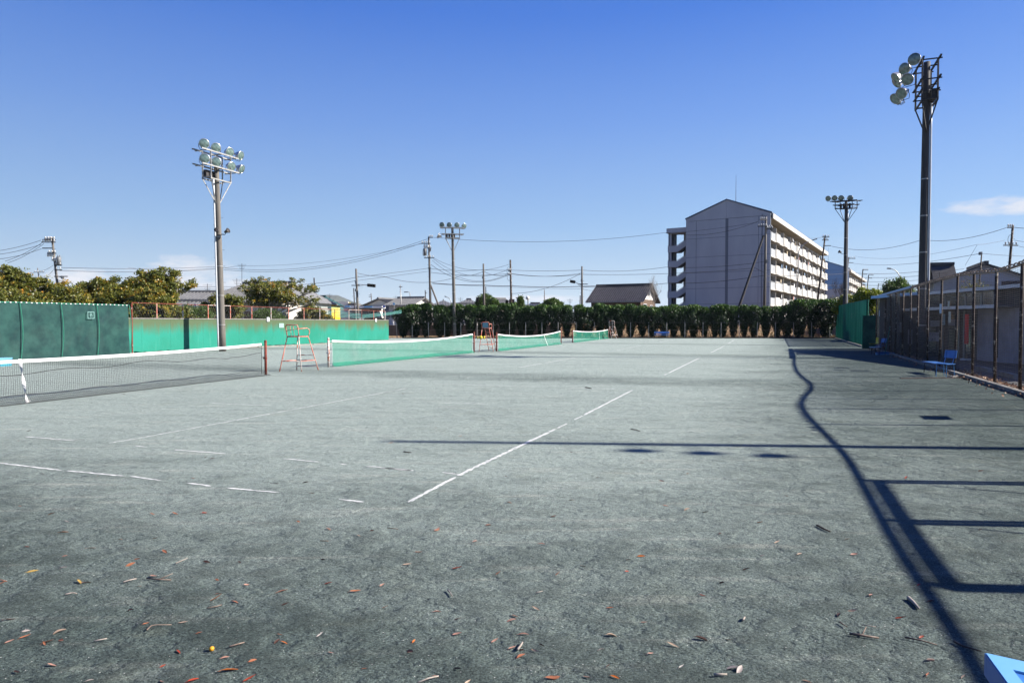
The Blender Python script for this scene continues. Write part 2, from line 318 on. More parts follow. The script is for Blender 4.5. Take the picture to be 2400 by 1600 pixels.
# painted retaining wall with rain stains that run down from the coping
m = MT('green_painted_wall'); z = m.n('ShaderNodeSeparateXYZ'); m.l(m.tc.outputs['Object'], z.inputs[0])
st = m.noise(1.0, 6, 0.62, m.mapv((1.3, 1.3, 0.22))); st2 = m.noise(3.2, 6, 0.65, m.mapv((1.5, 1.5, 0.15)))
low = m.rng(z.outputs[2], 0.55, 1.95, -0.32, 0.3)
sm = m.rng(m.ma('ADD', m.ma('ADD', m.ma('MULTIPLY', st, 0.6), m.ma('MULTIPLY', st2, 0.4)), low), 0.4, 0.68, 0, 1)
col = m.mix(m.rng(m.noise(0.5, 4), .35, .65), (0.004, 0.135, 0.09, 1), (0.007, 0.165, 0.12, 1))
col = m.mix(m.rng(st2, 0.56, 0.72, 0, 0.35), col, (0.06, 0.22, 0.17, 1))
col = m.mix(m.ma('MULTIPLY', sm, 0.85), col, (0.06, 0.065, 0.025, 1))
chip = m.rng(m.noise(5.0, 4, 0.6, m.mapv((1, 1, 1))), 0.735, 0.75)
col = m.mix(chip, col, (0.06, 0.05, 0.05, 1))
M_['green_wall'] = m.fin(col, 0.7, m.bump(m.noise(8, 5), 0.01))
# slatted green windbreak on the right
m = MT('green_windbreak'); ns = m.noise(1.0, 4, 0.6, m.mapv((2.6, 2.6, 0.12)))
col = m.mix(m.rng(ns, .42, .58), (0.012, 0.12, 0.095, 1), (0.05, 0.25, 0.2, 1))
col = m.mix(m.rng(m.noise(2.2, 5, .6, m.mapv((2, 2, .3))), .62, .75, 0, .5), col, (0.14, 0.3, 0.26, 1))
m.fin(col, 0.6); tl = m.n('ShaderNodeBsdfTranslucent'); m.l(col, tl.inputs[0]); a = m.n('ShaderNodeMixShader'); a.inputs[0].default_value = 0.55
m.l(m.b.outputs[0], a.inputs[1]); m.l(tl.outputs[0], a.inputs[2]); m.l(a.outputs[0], m.out.inputs[0]); M_['windbreak'] = m.m
# court sand
m = MT('court_sand')
nu = m.mapv((1, 1, 1), A21); sp = m.n('ShaderNodeSeparateXYZ'); m.l(nu, sp.inputs[0]); n_, u_ = sp.outputs[0], sp.outputs[1]
wob = m.ma('MULTIPLY', m.ma('SUBTRACT', m.noise(0.45, 5, 0.6), 0.5), 5.0)
nn_, uu_ = m.ma('ADD', n_, wob), m.ma('ADD', u_, wob)
base = m.ma('MULTIPLY', m.rng(nn_, -3.0, 4.2, 1, 0.06, True), m.rng(uu_, 0.6, 8.2, 0.0, 1, True))
gap = None
for c0 in (20.3, 37.0, 56.0):
    g = m.rng(m.ma('ABSOLUTE', m.ma('SUBTRACT', m.ma('ADD', u_, m.ma('MULTIPLY', wob, 0.5)), c0)), 0.2, 2.4, 0.6, 1, True)
    gap = g if gap is None else m.ma('MULTIPLY', gap, g)
base = m.ma('MULTIPLY', base, gap)
patch = m.rng(m.noise(0.5, 6, 0.65, m.mapv((0.5, 1.7, 1), 0.05)), 0.3, 0.7, -0.16, 0.16)
fac = m.ma('ADD', base, patch, clamp=True)
col = m.mix(fac, (0.063, 0.086, 0.079, 1), (0.236, 0.279, 0.255, 1))
streak = m.rng(m.noise(1.3, 6, 0.62, m.mapv((0.55, 4.5, 1), 0.12)), 0.56, 0.72, 0, 0.5)
st2_ = m.rng(m.noise(0.8, 6, 0.62, m.mapv((0.5, 3.0, 1), -0.1, None, (2, 4, 0))), 0.52, 0.7, 0, 0.34)
col = m.mix(m.ma('MULTIPLY', st2_, m.rng(fac, 0.2, 0.9, 0.1, 1)), col, (0.1, 0.125, 0.118, 1))
col = m.mix(m.ma('MULTIPLY', streak, m.rng(fac, 0.1, 0.8, 0.35, 1)), col, (0.38, 0.385, 0.335, 1))
blot = m.rng(m.noise(0.9, 5, 0.6, m.mapv((1, 1, 1), 0, None, (7, 3, 0))), 0.6, 0.76, 0, 0.35)
col = m.mix(blot, col, (0.125, 0.138, 0.105, 1))
pale = m.rng(m.noise(1.7, 6, 0.6, m.mapv((1, 2.6, 1), 0.25, None, (3, 9, 0))), 0.62, 0.72, 0, 0.5)
col = m.mix(m.ma('MULTIPLY', pale, m.rng(fac, 0.0, 0.5, 1, 0.2)), col, (0.13, 0.15, 0.12, 1))
g1 = m.noise(75, 3, 0.75); g2 = m.noise(190, 2, 0.7); g3 = m.noise(14, 5, 0.7)
vr = m.n('ShaderNodeTexVoronoi'); vr.inputs['Scale'].default_value = 95; m.l(m.tc.outputs['Object'], vr.inputs['Vector'])
cdk = m.rng(g1, 0.3, 0.7, 0.3, 1.7); cdk2 = m.rng(g2, 0.3, 0.7, 0.6, 1.4); cdk3 = m.rng(g3, 0.3, 0.7, 0.8, 1.2)
k = m.ma('MULTIPLY', m.ma('MULTIPLY', cdk, cdk2), cdk3)
kc = m.n('ShaderNodeCombineXYZ')
for i in range(3): m.l(k, kc.inputs[i])
col = m.mix(1.0, col, kc.outputs[0], 'MULTIPLY')
sepc = m.n('ShaderNodeSeparateColor'); m.l(vr.outputs['Color'], sepc.inputs[0])
grain = m.ma('MULTIPLY', m.rng(sepc.outputs[0], 0.982, 0.99), m.rng(vr.outputs['Distance'], 0.25, 0.4, 1, 0))
col = m.mix(m.ma('MULTIPLY', grain, 0.8), col, (0.6, 0.6, 0.57, 1))
rough_area = m.rng(fac, 0.15, 0.9, 1.0, 0.35)
b1 = m.bump(g1, 0.02, 1.0); b2 = m.bump(g3, 0.028, 1.0, b1)
nb = m.bump(m.ma('MULTIPLY', m.noise(4.5, 6, 0.68, m.mapv((1, 1.5, 1), 0.3)), rough_area), 0.13, 1.0, b2)
scuff = m.rng(m.noise(2.4, 4, 0.6, m.mapv((1, 1.3, 1), 0.6, None, (5, 5, 0))), 0.45, 0.7, 0, 1)
nb = m.bump(m.ma('MULTIPLY', m.noise(16, 6, 0.75, m.mapv((1, 1.6, 1), 0.8)), m.ma('MULTIPLY', scuff, rough_area)), 0.1, 1.0, nb)
M_['sand'] = m.fin(col, 0.95, nb, spec=0.15)
# ================================================================ SETTING
mb = MB(); prof = [(-30, -0.03), (78.3, -0.03), (79.0, 0.05), (82.5, 1.3), (84.0, 1.4), (300, 1.4), (6000, 1.4)]
xs = [-5000, -400, -100, -40, 0, 40, 100, 400, 5000]
vs_ = [(x, y, z) for y, z in prof for x in xs]; nx = len(xs)
mb.add(vs_, [(j * nx + i, j * nx + i + 1, (j + 1) * nx + i + 1, (j + 1) * nx + i) for j in range(len(prof) - 1) for i in range(nx - 1)])
m = MT('dry_soil'); col = m.mix(m.rng(m.noise(0.6, 6, .6), .35, .65), (0.16, 0.1, 0.06, 1), (0.24, 0.17, 0.1, 1))
col = m.mix(m.rng(m.noise(2.5, 5), .55, .65), col, (0.08, 0.085, 0.035, 1)); M_['soil'] = m.fin(col, 0.95, m.bump(m.noise(3, 6, .7), 0.06))
mb.build('ground', M_['soil'], kind='structure')
fA = Vector((12.65, 16.95, 0)); fB = Vector((24.0, 45.0, 0)); FD = (fB - fA).normalized(); FN = Vector((FD.y, -FD.x, 0))
def FP(s, off=0.0, z=0.0): return fA + FD * s + FN * off + Vector((0, 0, z))
g2030 = G(2030, 813); g1959 = G(1959, 791.5)
mb = MB(); mb.poly([(-60, -14, 0), FP(-33, -.05), FP(33, -0.05), (g2030.x + .1, g2030.y, 0), (g1959.x + .3, g1959.y, 0), (g1959.x - .3, 77.6, 0), (-30, 77.6, 0), (-60, 77.6, 0)])
mb.build('court_ground', M_['sand'], kind='structure')
mb = MB(); mb.poly([FP(-30, 0.35, -.012), (60, -14, -.012), (70, 78, -.012), (g1959.x + 3, 78, -.012), FP(36, 0.6, -.012)])
mb.build('parking_ground', M_['asphalt'], kind='structure')
mb = MB(); mb.box(-400, 400, 88, 97, 1.395, 1.404); mb.build('road', M_['asphalt'], kind='structure')
# path through the gate gap between fence and windbreak
mb = MB(); a, b = FP(30.6, 0.0, 0.0045), g2030 + Vector((0.5, -.2, 0.0045)); mb.poly([a, a + Vector((9, -1, 0)), b + Vector((9, 1, 0)), b])
mb.build('path', simple('pale_path', (0.36, 0.34, 0.31, 1), (0.26, 0.25, 0.23, 1), 2.2, 0.9), kind='structure')
# chalk lines, worn and broken
mb = MB(); rl = random.Random(3)
def chalk(x0, y0, x1, y1, wd, keep):
    p, q = G(x0, y0, 0.004), G(x1, y1, 0.004); L = (q - p).length; d = (q - p) / L; nrm = Vector((d.y, -d.x, 0))
    n = max(2, int(L / 0.05)); t = 0; on = True; i = 0
    while i < n:
        run = rl.randint(8, 50) if rl.random() < keep else 0
        gap = rl.randint(1, 12) if rl.random() > keep else (rl.random() < .25)
        j = min(n, i + run)
        if j > i:
            vs = []
            for k in range(i, j + 1):
                c = p + d * (L * k / n) + nrm * rl.uniform(-.009, .009); ww = wd * rl.uniform(0.6, 1.15) / 2
                if k in (i, j): ww *= 0.3
                vs += [c - nrm * ww, c + nrm * ww]
            mb.add(vs, [(2 * a, 2 * a + 1, 2 * a + 3, 2 * a + 2) for a in range(j - i)])
        i = j + gap
ca = lambda s, k, wd=.04: chalk(s[0] / 2.352, s[1] / 2.352 + 860, s[2] / 2.352, s[3] / 2.352 + 860, wd, k)
cb = lambda s, k, wd=.045: chalk(s[0] / 2.352 + 900, s[1] / 2.352 + 780, s[2] / 2.352 + 900, s[3] / 2.352 + 780, wd, k)
chalk(957, 1176, 1068, 1117, .045, .99); chalk(1072, 1114, 1302, 1005, .058, .995); chalk(1306, 1003, 1365, 974, .04, .9); chalk(1369, 972, 1482, 914, .055, .995)
for s, k in [((0, 528, 340, 568), .7), ((370, 570, 690, 600), .93), ((720, 600, 890, 625), .35), ((1030, 637, 1165, 655), .97), ((1250, 665, 1400, 678), .95), ((1400, 678, 1540, 690), .4), ((1620, 700, 1700, 710), .25), ((1870, 727, 2005, 742), 1.0),
             ((140, 383, 420, 405), .8), ((420, 405, 590, 418), .3), ((740, 433, 810, 440), .6), ((960, 455, 1245, 476), .85), ((1420, 490, 1480, 497), .3), ((1560, 503, 1760, 522), .8), ((1875, 532, 1910, 537), .9), ((2020, 545, 2280, 568), .8),
             ((1100, 195, 1330, 205), .3), ((1330, 205, 1500, 212), .8), ((600, 418, 760, 392), .6), ((760, 392, 2235, 118), .97)]: ca(s, k)
for s, k in [((0, 742, 160, 758), .7), ((315, 767, 410, 778), .8), ((0, 328, 120, 305), .95), ((280, 280, 890, 298), .45), ((1000, 303, 1280, 308), .6), ((1300, 314, 1370, 318), .4), ((330, 386, 560, 390), .3),
             ((745, 190, 1060, 135), .85), ((1545, 232, 1740, 137), .85), ((1805, 107, 1875, 72), .8), ((1895, 60, 1930, 40), .95), ((1280, 97, 1410, 70), .6), ((1515, 52, 1590, 38), .6), ((310, 255, 160, 248), .2)]: cb(s, k, .07 if s[1] < 250 else .045)
mb.build('court_lines', M_['chalk'], kind='structure')
# hills
def hill(name_px, Y, base_off, seed):
    r = random.Random(seed); mb = MB(); xs = [p[0] for p in name_px]; n = 60; rows = []
    for i in range(n + 1):
        x = xs[0] + (xs[-1] - xs[0]) * i / n; y = None
        for (xa, ya), (xb, yb) in zip(name_px[:-1], name_px[1:]):
            if xa <= x <= xb: y = ya + (yb - ya) * (x - xa) / (xb - xa)
        y += r.uniform(-.7, .7); top_ = P(x, y, Y)
        rows.append([(top_.x, Y - base_off, 0), (top_.x + r.uniform(-9, 9), Y - base_off * .5, top_.z * (.5 + r.uniform(-.08, .08))), tuple(top_), (top_.x, Y + base_off, 0)])
    v = [p for row in rows for p in row]
    mb.add(v, [(4 * i + j, 4 * i + 4 + j, 4 * i + 5 + j, 4 * i + 1 + j) for i in range(n) for j in range(3)]); return mb
M_['haze'] = None
hill([(600, 722), (690, 705), (735, 692), (765, 691), (790, 691), (812, 700), (830, 708), (860, 716), (950, 724)], 3800, 500, 1).build('hill', M_['hill'], kind='structure')
hill([(830, 722), (852, 713), (868, 711), (878, 707), (895, 705), (915, 709), (940, 716), (1000, 724), (1300, 728), (2400, 731), (3200, 735)], 4300, 450, 2).build('hill', M_['hill'], kind='structure')
# ================================================================ NETS
def curve_pts(Lp, Rp, n): return [Lp.lerp(Rp, i / n) for i in range(n + 1)]
def tennis_net(Lp, Rp, label, hz, sagf, col, strap_t, strap_lean, postm, h0=1.03, h1=1.03, fold=0.0):
    t = top('tennis_net', label, 'tennis net', tuple(Rp), group='tennis nets')
    L = (Rp - Lp).length; d = (Rp - Lp) / L; nrm = Vector((d.y, -d.x, 0))
    zt = lambda k: h0 + (h1 - h0) * k - sagf * 4 * k * (1 - k)
    for q, (pp, h, pm) in enumerate(((Lp, h0, postm[0]), (Rp, h1, postm[1]))):
        mb = MB(); mb.tube(pp, pp + Vector((0, 0, h + .04)), .042, .042, 12); mb.lathe([(.046, 0), (.046, .03), (.03, .06), (0.001, .07)], 12, Matrix.Translation(pp + Vector((0, 0, h + .03))))
        mb.tube(pp + Vector((0, 0, .55)) - nrm * .09, pp + Vector((0, 0, .55)) + nrm * .05, .03, .03, 8)
        mb.build('net_post', M_[pm], t, smooth=True)
    n = 48; e = 0.22 / L; tt = [e + (1 - 2 * e) * i / n for i in range(n + 1)]
    wv = lambda k, f: math.sin(k * 37 + f * 3) * .012 + math.sin(k * 91 + f * 5) * .006
    mb = MB(); vs = []
    for k in tt:
        c = Lp.lerp(Rp, k); z = zt(k)
        for o, dz in ((.012, .005), (.018, -.065), (-.018, -.065), (-.012, .005)): vs.append(c + nrm * o + Vector((0, 0, z + dz)))
    mb.add(vs, [(4 * i + j, 4 * i + (j + 1) % 4, 4 * i + 4 + (j + 1) % 4, 4 * i + 4 + j) for i in range(n) for j in range(4)])
    mb.build('headband', M_['white_tape'], t)
    for pp, k in ((Lp, tt[0]), (Rp, tt[-1])):
        mb = MB(); c = Lp.lerp(Rp, k)
        for z0, z1 in ((.98, zt(k) - .02), (.62, .6), (.12, .06)): mb.path([pp + Vector((0, 0, z0)), (pp + c) / 2 + Vector((0, 0, (z0 + z1) / 2 - .01)), c + Vector((0, 0, z1))], .006, 5)
        mb.path([c + Vector((0, 0, zt(k) - .05)), c + nrm * .02 + Vector((0, 0, .5)), c + Vector((0, 0, .04))], .007, 5)
        mb.build('tie_cord', M_['white_tape'] if col != 'black' else M_['black_cord'], t)
    if col == 'black':
        sp = .048; nv = int(L * (1 - 2 * e) / sp); nh = 20; wr = .0021
        mb = MB(); pt = lambda k, f: Lp.lerp(Rp, k) + nrm * (wv(k, f) * math.sin(math.pi * min(1, f * 1.1)) * 1.6 + (fold * max(0, (0.2 - f) / 0.2) ** 1.3)) + Vector((0, 0, .012 + f * (zt(k) - .07)))
        for i in range(nv + 1):
            k = e + (1 - 2 * e) * i / nv; mb.path([pt(k, j / nh) for j in range(nh + 1)], wr, 3)
        for j in range(nh + 1): mb.path([pt(e + (1 - 2 * e) * i / 180, j / nh) for i in range(181)], wr, 3)
        sk = [(0, .03), (.12, .1), (.26, .015)]
        for j in range(6):
            f = j / 5; mb.path([pt(e + (1 - 2 * e) * i / 160, 0.0) + nrm * (.02 + f * .2) + Vector((0, 0, .01 + .12 * (1 - f) * (1 + .3 * math.sin(i * .3)))) for i in range(161)], wr, 3)
        for i in range(nv + 1):
            k = e + (1 - 2 * e) * i / nv; mb.path([pt(k, 0) + nrm * (.02 + f * .2) + Vector((0, 0, .01 + .12 * (1 - f))) for f in (0, .35, .7, 1)], wr, 3)
        mb.build('net_mesh', M_['black_cord'], t, kind='stuff')
        mb = MB(); mb.path([Lp.lerp(Rp, e + (1 - 2 * e) * i / 60) + nrm * .012 + Vector((0, 0, .66 + .035 * math.sin(i * .55) + .03 * math.sin(i * 0.21) + (.05 if i > 52 else 0))) for i in range(61)], .007, 5)
        mb.path([pt(e + (1 - 2 * e) * i / 60, 0) + nrm * .22 + Vector((0, 0, .008)) for i in range(61)], .008, 5)
        mb.path([pt(e + (1 - 2 * e) * i / 60, 0.02) + nrm * .02 + Vector((0, 0, .14 + .02 * math.sin(i * .7))) for i in range(61)], .006, 5)
        mb.build('slack_cable', M_['black_cord'], t)
    else:
        mb = MB(); nh = 8; nn = 70; vs = []
        for i in range(nn + 1):
            k = e + (1 - 2 * e) * i / nn
            for j in range(nh + 1):
                f = j / nh; vs.append(Lp.lerp(Rp, k) + nrm * (wv(k, f) * 2.2 * math.sin(math.pi * f)) + Vector((0, 0, .015 + f * (zt(k) - .06))))
        mb.add(vs, [(i * (nh + 1) + j, (i + 1) * (nh + 1) + j, (i + 1) * (nh + 1) + j + 1, i * (nh + 1) + j + 1) for i in range(nn) for j in range(nh)])
        mb.build('net_mesh', M_['green_net'], t, smooth=True)
        mb = MB(); vs = []
        for i in range(nn + 1):
            k = e + (1 - 2 * e) * i / nn; c = Lp.lerp(Rp, k); hh = .13 + .03 * math.sin(k * 23)
            vs += [c + nrm * (.03) + Vector((0, 0, hh)), c + nrm * (.09 + .04 * math.sin(k * 9)) + Vector((0, 0, .03)), c + nrm * .2 + Vector((0, 0, .01))]
        mb.add(vs, [(3 * i + j, 3 * i + 3 + j, 3 * i + 4 + j, 3 * i + 1 + j) for i in range(nn) for j in range(2)])
        mb.build('net_skirt', M_['green_net_dense'], t, smooth=True)
    if strap_t is not None:
        c = Lp.lerp(Rp, strap_t); zc = zt(strap_t); vs = []; ns_ = 14
        for i in range(ns_ + 1):
            f = i / ns_; a = f * math.pi * (2.1 if col == 'black' else 0); hw = .032
            o = d * math.cos(a) + nrm * math.sin(a); cc = c + d * strap_lean * f + nrm * (.03 + .05 * f) + Vector((0, 0, zc * (1 - f) + .02))
            vs += [cc - o * hw, cc + o * hw, cc + o * hw + nrm * .004, cc - o * hw + nrm * .004]
        mb = MB(); mb.add(vs, [(4 * i + j, 4 * i + (j + 1) % 4, 4 * i + 4 + (j + 1) % 4, 4 * i + 4 + j) for i in range(ns_) for j in range(4)])
        b0 = c + d * strap_lean + nrm * .08; mb.tube(b0 + Vector((0, 0, 0)), b0 + Vector((0, 0, .06)), .03, .02, 8); mb.path([b0, b0 + d * .08 + Vector((0, 0, .03)), b0 + d * .02 + Vector((0, 0, .07))], .01, 5)
        mb.build('centre_strap', M_['white_tape'], t)
    return t
R1 = G(623, 878); d1 = (G(30, 946) - R1).normalized(); L1 = R1 + d1 * 12.8
tennis_net(L1, R1, 'nearest tennis net with black mesh, white headband and twisted white centre strap', 0, .1, 'black', 1 - 8.3 / 12.8, .1, ('rust', 'rust'), 1.0, 1.05, .12)
tennis_net(G(770, 860), G(1111, 826), 'second tennis net, long green mesh sagging between a white and a red post', 0, .2, 'green', None, 0, ('rust_white', 'rust'), 1.05, 1.1)
tennis_net(G(1164, 823), G(1315, 806), 'third tennis net, green mesh with a slanting white centre strap', 0, .24, 'green', .66, .9, ('rust', 'rust'), 1.05, 1.07)
tennis_net(G(1342, 802.6), G(1426, 792.7), 'farthest tennis net, green mesh with an upright white centre strap by the hedge', 0, .17, 'green', .68, 0.02, ('rust', 'rust'), 1.05, 1.0)
# ================================================================ UMPIRE CHAIRS
def umpire_chair(g, s, sz, label, mats, back, side, rungs, seat_panel=None, back_h=.4, r=.018, arm=True):
    """g: four ground corners, s: four seat corners, in the same turning order"""
    c = sum(g, Vector()) / 4; t = top('umpire_chair', label, 'umpire chair', tuple(c), group='umpire chairs')
    S = [Vector((p.x, p.y, sz)) for p in s]
    for i in range(4):
        mb = MB(); mb.path([g[i], g[i].lerp(S[i], .5), S[i]], r, 8); mb.build('leg', M_[mats[i % len(mats)]], t, smooth=True)
    mb = MB()
    for i in range(4): mb.tube(S[i], S[(i + 1) % 4], r, r, 8)
    mb.build('seat_frame', M_[mats[0]], t, smooth=True)
    f = .3
    for i in range(4):
        mb = MB(); mb.tube(g[i].lerp(S[i], f), g[(i + 1) % 4].lerp(S[(i + 1) % 4], f), r * .8, None, 8); mb.build('stretcher', M_[mats[(i + 1) % len(mats)]], t, smooth=True)
    a, b = rungs
    for f in side:
        mb = MB(); mb.tube(g[a].lerp(S[a], f), g[b].lerp(S[b], f), r * .8, None, 8); mb.build('ladder_rung', M_[mats[1 % len(mats)]], t, smooth=True)
    i, j = back; up = Vector((0, 0, back_h)); cen = sum(S, Vector()) / 4; out = ((S[i] + S[j]) / 2 - cen); out.z = 0; out = out * .25
    dv = (S[j] - S[i]) * .1
    mb = MB(); mb.path([S[i], S[i] + up * .82 + out - dv * .3, S[i] + up * .97 + out + dv * .3, S[i] + up + out + dv * 1.5, S[j] + up + out - dv * 1.5, S[j] + up * .97 + out - dv * .3, S[j] + up * .82 + out + dv * .3, S[j]], r, 8)
    mb.build('back_frame', M_[mats[0]], t, smooth=True)
    if seat_panel:
        mb = MB(); mb.prism([S[i] + dv + up * .15 + out * .3, S[j] - dv + up * .15 + out * .3, S[j] - dv * 1.3 + up * .93 + out, S[i] + dv * 1.3 + up * .93 + out], out.normalized() * .015); mb.build('backrest', M_[seat_panel], t)
    else:
        mb = MB()
        for k in (.35, .62): mb.tube(S[i].lerp(S[j], k), S[i].lerp(S[j], k) + up + out, r * .5, None, 6)
        mb.tube(S[i] + up * .5 + out * .6, S[j] + up * .68 + out * .6, r * .6, None, 6)
        mb.build('back_bar', M_[mats[0]], t, smooth=True)
    mb = MB()
    for k in range(4): mb.beam(S[i].lerp(S[(i - 1) % 4] if (i - 1) % 4 != j else S[(i + 1) % 4], .12 + k * .25) + Vector((0, 0, .02)), S[j].lerp(S[(j + 1) % 4] if (j + 1) % 4 != i else S[(j - 1) % 4], .12 + k * .25) + Vector((0, 0, .02)), .085, .02)
    mb.build('seat', M_['wood_grey'] if not seat_panel else M_[seat_panel], t)
    if arm:
        for e, fpt in ((i, (i - 1) % 4 if (i - 1) % 4 != j else (i + 1) % 4), (j, (j + 1) % 4 if (j + 1) % 4 != i else (j - 1) % 4)):
            fw = S[fpt] - S[e]
            if arm == 'one' and e == i: continue
            mb = MB(); mb.path([S[e] + up * .66 + out * .6, S[e] + up * .7 + fw * .5, S[e] + up * .72 + fw * .9, S[e] + up * .6 + fw * 1.1, S[e] + up * .35 + fw * 1.15, S[e] + fw * 1.02 + up * .05], r * .9, 8); mb.build('armrest', M_[mats[0]], t, smooth=True)
    return t
gA = [G(655, 871), G(706.7, 871), G(746, 867), G(695.5, 867)]
def cpx(x, Y): p = P(x, 756, Y); return Vector((p.x, p.y, 0))
sz = ZAT(789, 24.1)
umpire_chair(gA, [cpx(673, 24.2), cpx(700, 24.1), cpx(722, 24.6), cpx(697, 24.7)], sz, 'rusty pink and white tubular umpire chair between the first two nets', ['rust_orange', 'rust_white'], (0, 1), (.12, .45), (3, 2), None, .42, arm='one')
gB = [G(1122.5, 824), G(1146, 822.5), G(1160, 822.8), G(1137, 826)]
gB = [G(1122.5, 824), G(1156.5, 824), G(1163, 821), G(1145, 821.5)]
umpire_chair([G(1122.5, 824), G(1156.5, 824), G(1162, 820.5), G(1146, 821.8)], [cpx(1130, 40.8), cpx(1146.5, 40.8), cpx(1152, 41.4), cpx(1136, 41.4)], ZAT(769, 40.8), 'rusty red umpire chair with a pale blue backrest between second and third nets', ['rust_orange'], (0, 1), (.15, .4, .62, .82), (1, 3), 'faded_blue', .36, arm='one')
umpire_chair([G(1433, 793.5), G(1437, 792.5), G(1449, 792.5), G(1446, 793.5)], [cpx(1428, 74.5), cpx(1440, 74.5), cpx(1441, 75.1), cpx(1429, 75.1)], ZAT(765, 75), 'small white umpire chair frame at the far net in front of the hedge', ['rust_white'], (0, 1), (.5,), (0, 3), None, .62, r=.025, arm=None)
yb = top('ball_bag', 'yellow bag hanging on the leg of the umpire chair with blue backrest', 'bag', tuple(P(1127, 794, 40.7)))
mb = MB(); c = P(1127, 791, 40.65); mb.lathe([(.02, .12), (.07, .09), (.12, .02), (.1, -.06), (.03, -.1)], 10, Matrix.Translation(c)); mb.lathe([(.02, .08), (.06, .04), (.05, -.06), (.01, -.12)], 8, Matrix.Translation(c + Vector((.2, 0, .02)))); mb.lathe([(.02, .06), (.05, .03), (.04, -.06), (.01, -.1)], 8, Matrix.Translation(c + Vector((-.18, 0, 0))))
mb.build('bag_body', M_['yellow_plastic'], yb, smooth=True)
# ================================================================ FLOODLIGHT POLES
def lamp_meshes():
    b = MB(); X = Matrix.Rotation(math.pi / 2, 4, 'Y')
    b.lathe([(.0, -.5), (.075, -.49), (.085, -.4), (.11, -.36), (.19, -.27), (.26, -.13), (.295, 0), (.305, .0), (.305, .025), (.285, .03)], 20, X)
    g = MB(); g.lathe([(.285, .012), (.22, .035), (.12, .05), (.001, .056)], 20, X)
    k = MB(); k.path([(-.12, .3, 0), (-.12, .31, -.2), (-.14, .2, -.38), (-.14, -.2, -.38), (-.12, -.31, -.2), (-.12, -.3, 0)], .016, 6)
    return b.mesh('floodlight', M_['lamp_alu'], smooth=True), g.mesh('lens', M_['lens'], smooth=True), k.mesh('bracket', M_['dark_steel'])
LM = lamp_meshes()
def add_lamp(t, c, yaw, pitch):
    Mx = Matrix.Translation(c) @ Matrix.Rotation(yaw, 4, 'Z') @ Matrix.Rotation(pitch, 4, 'Y') @ Matrix.Scale(.93, 4)
    o = inst(LM[0], 'floodlight', t, Mx); WL[o.name] = (0, 0, 0)
    for me, nm in ((LM[1], 'lens'), (LM[2], 'bracket')):
        q = bpy.data.objects.new(nm, me); COL.objects.link(q); q.parent = o
ring = MB(); ring.tube((0, 0, -.025), (0, 0, .025), 1.0, 1.0, 20); RING = ring.mesh('band', M_['galv'])
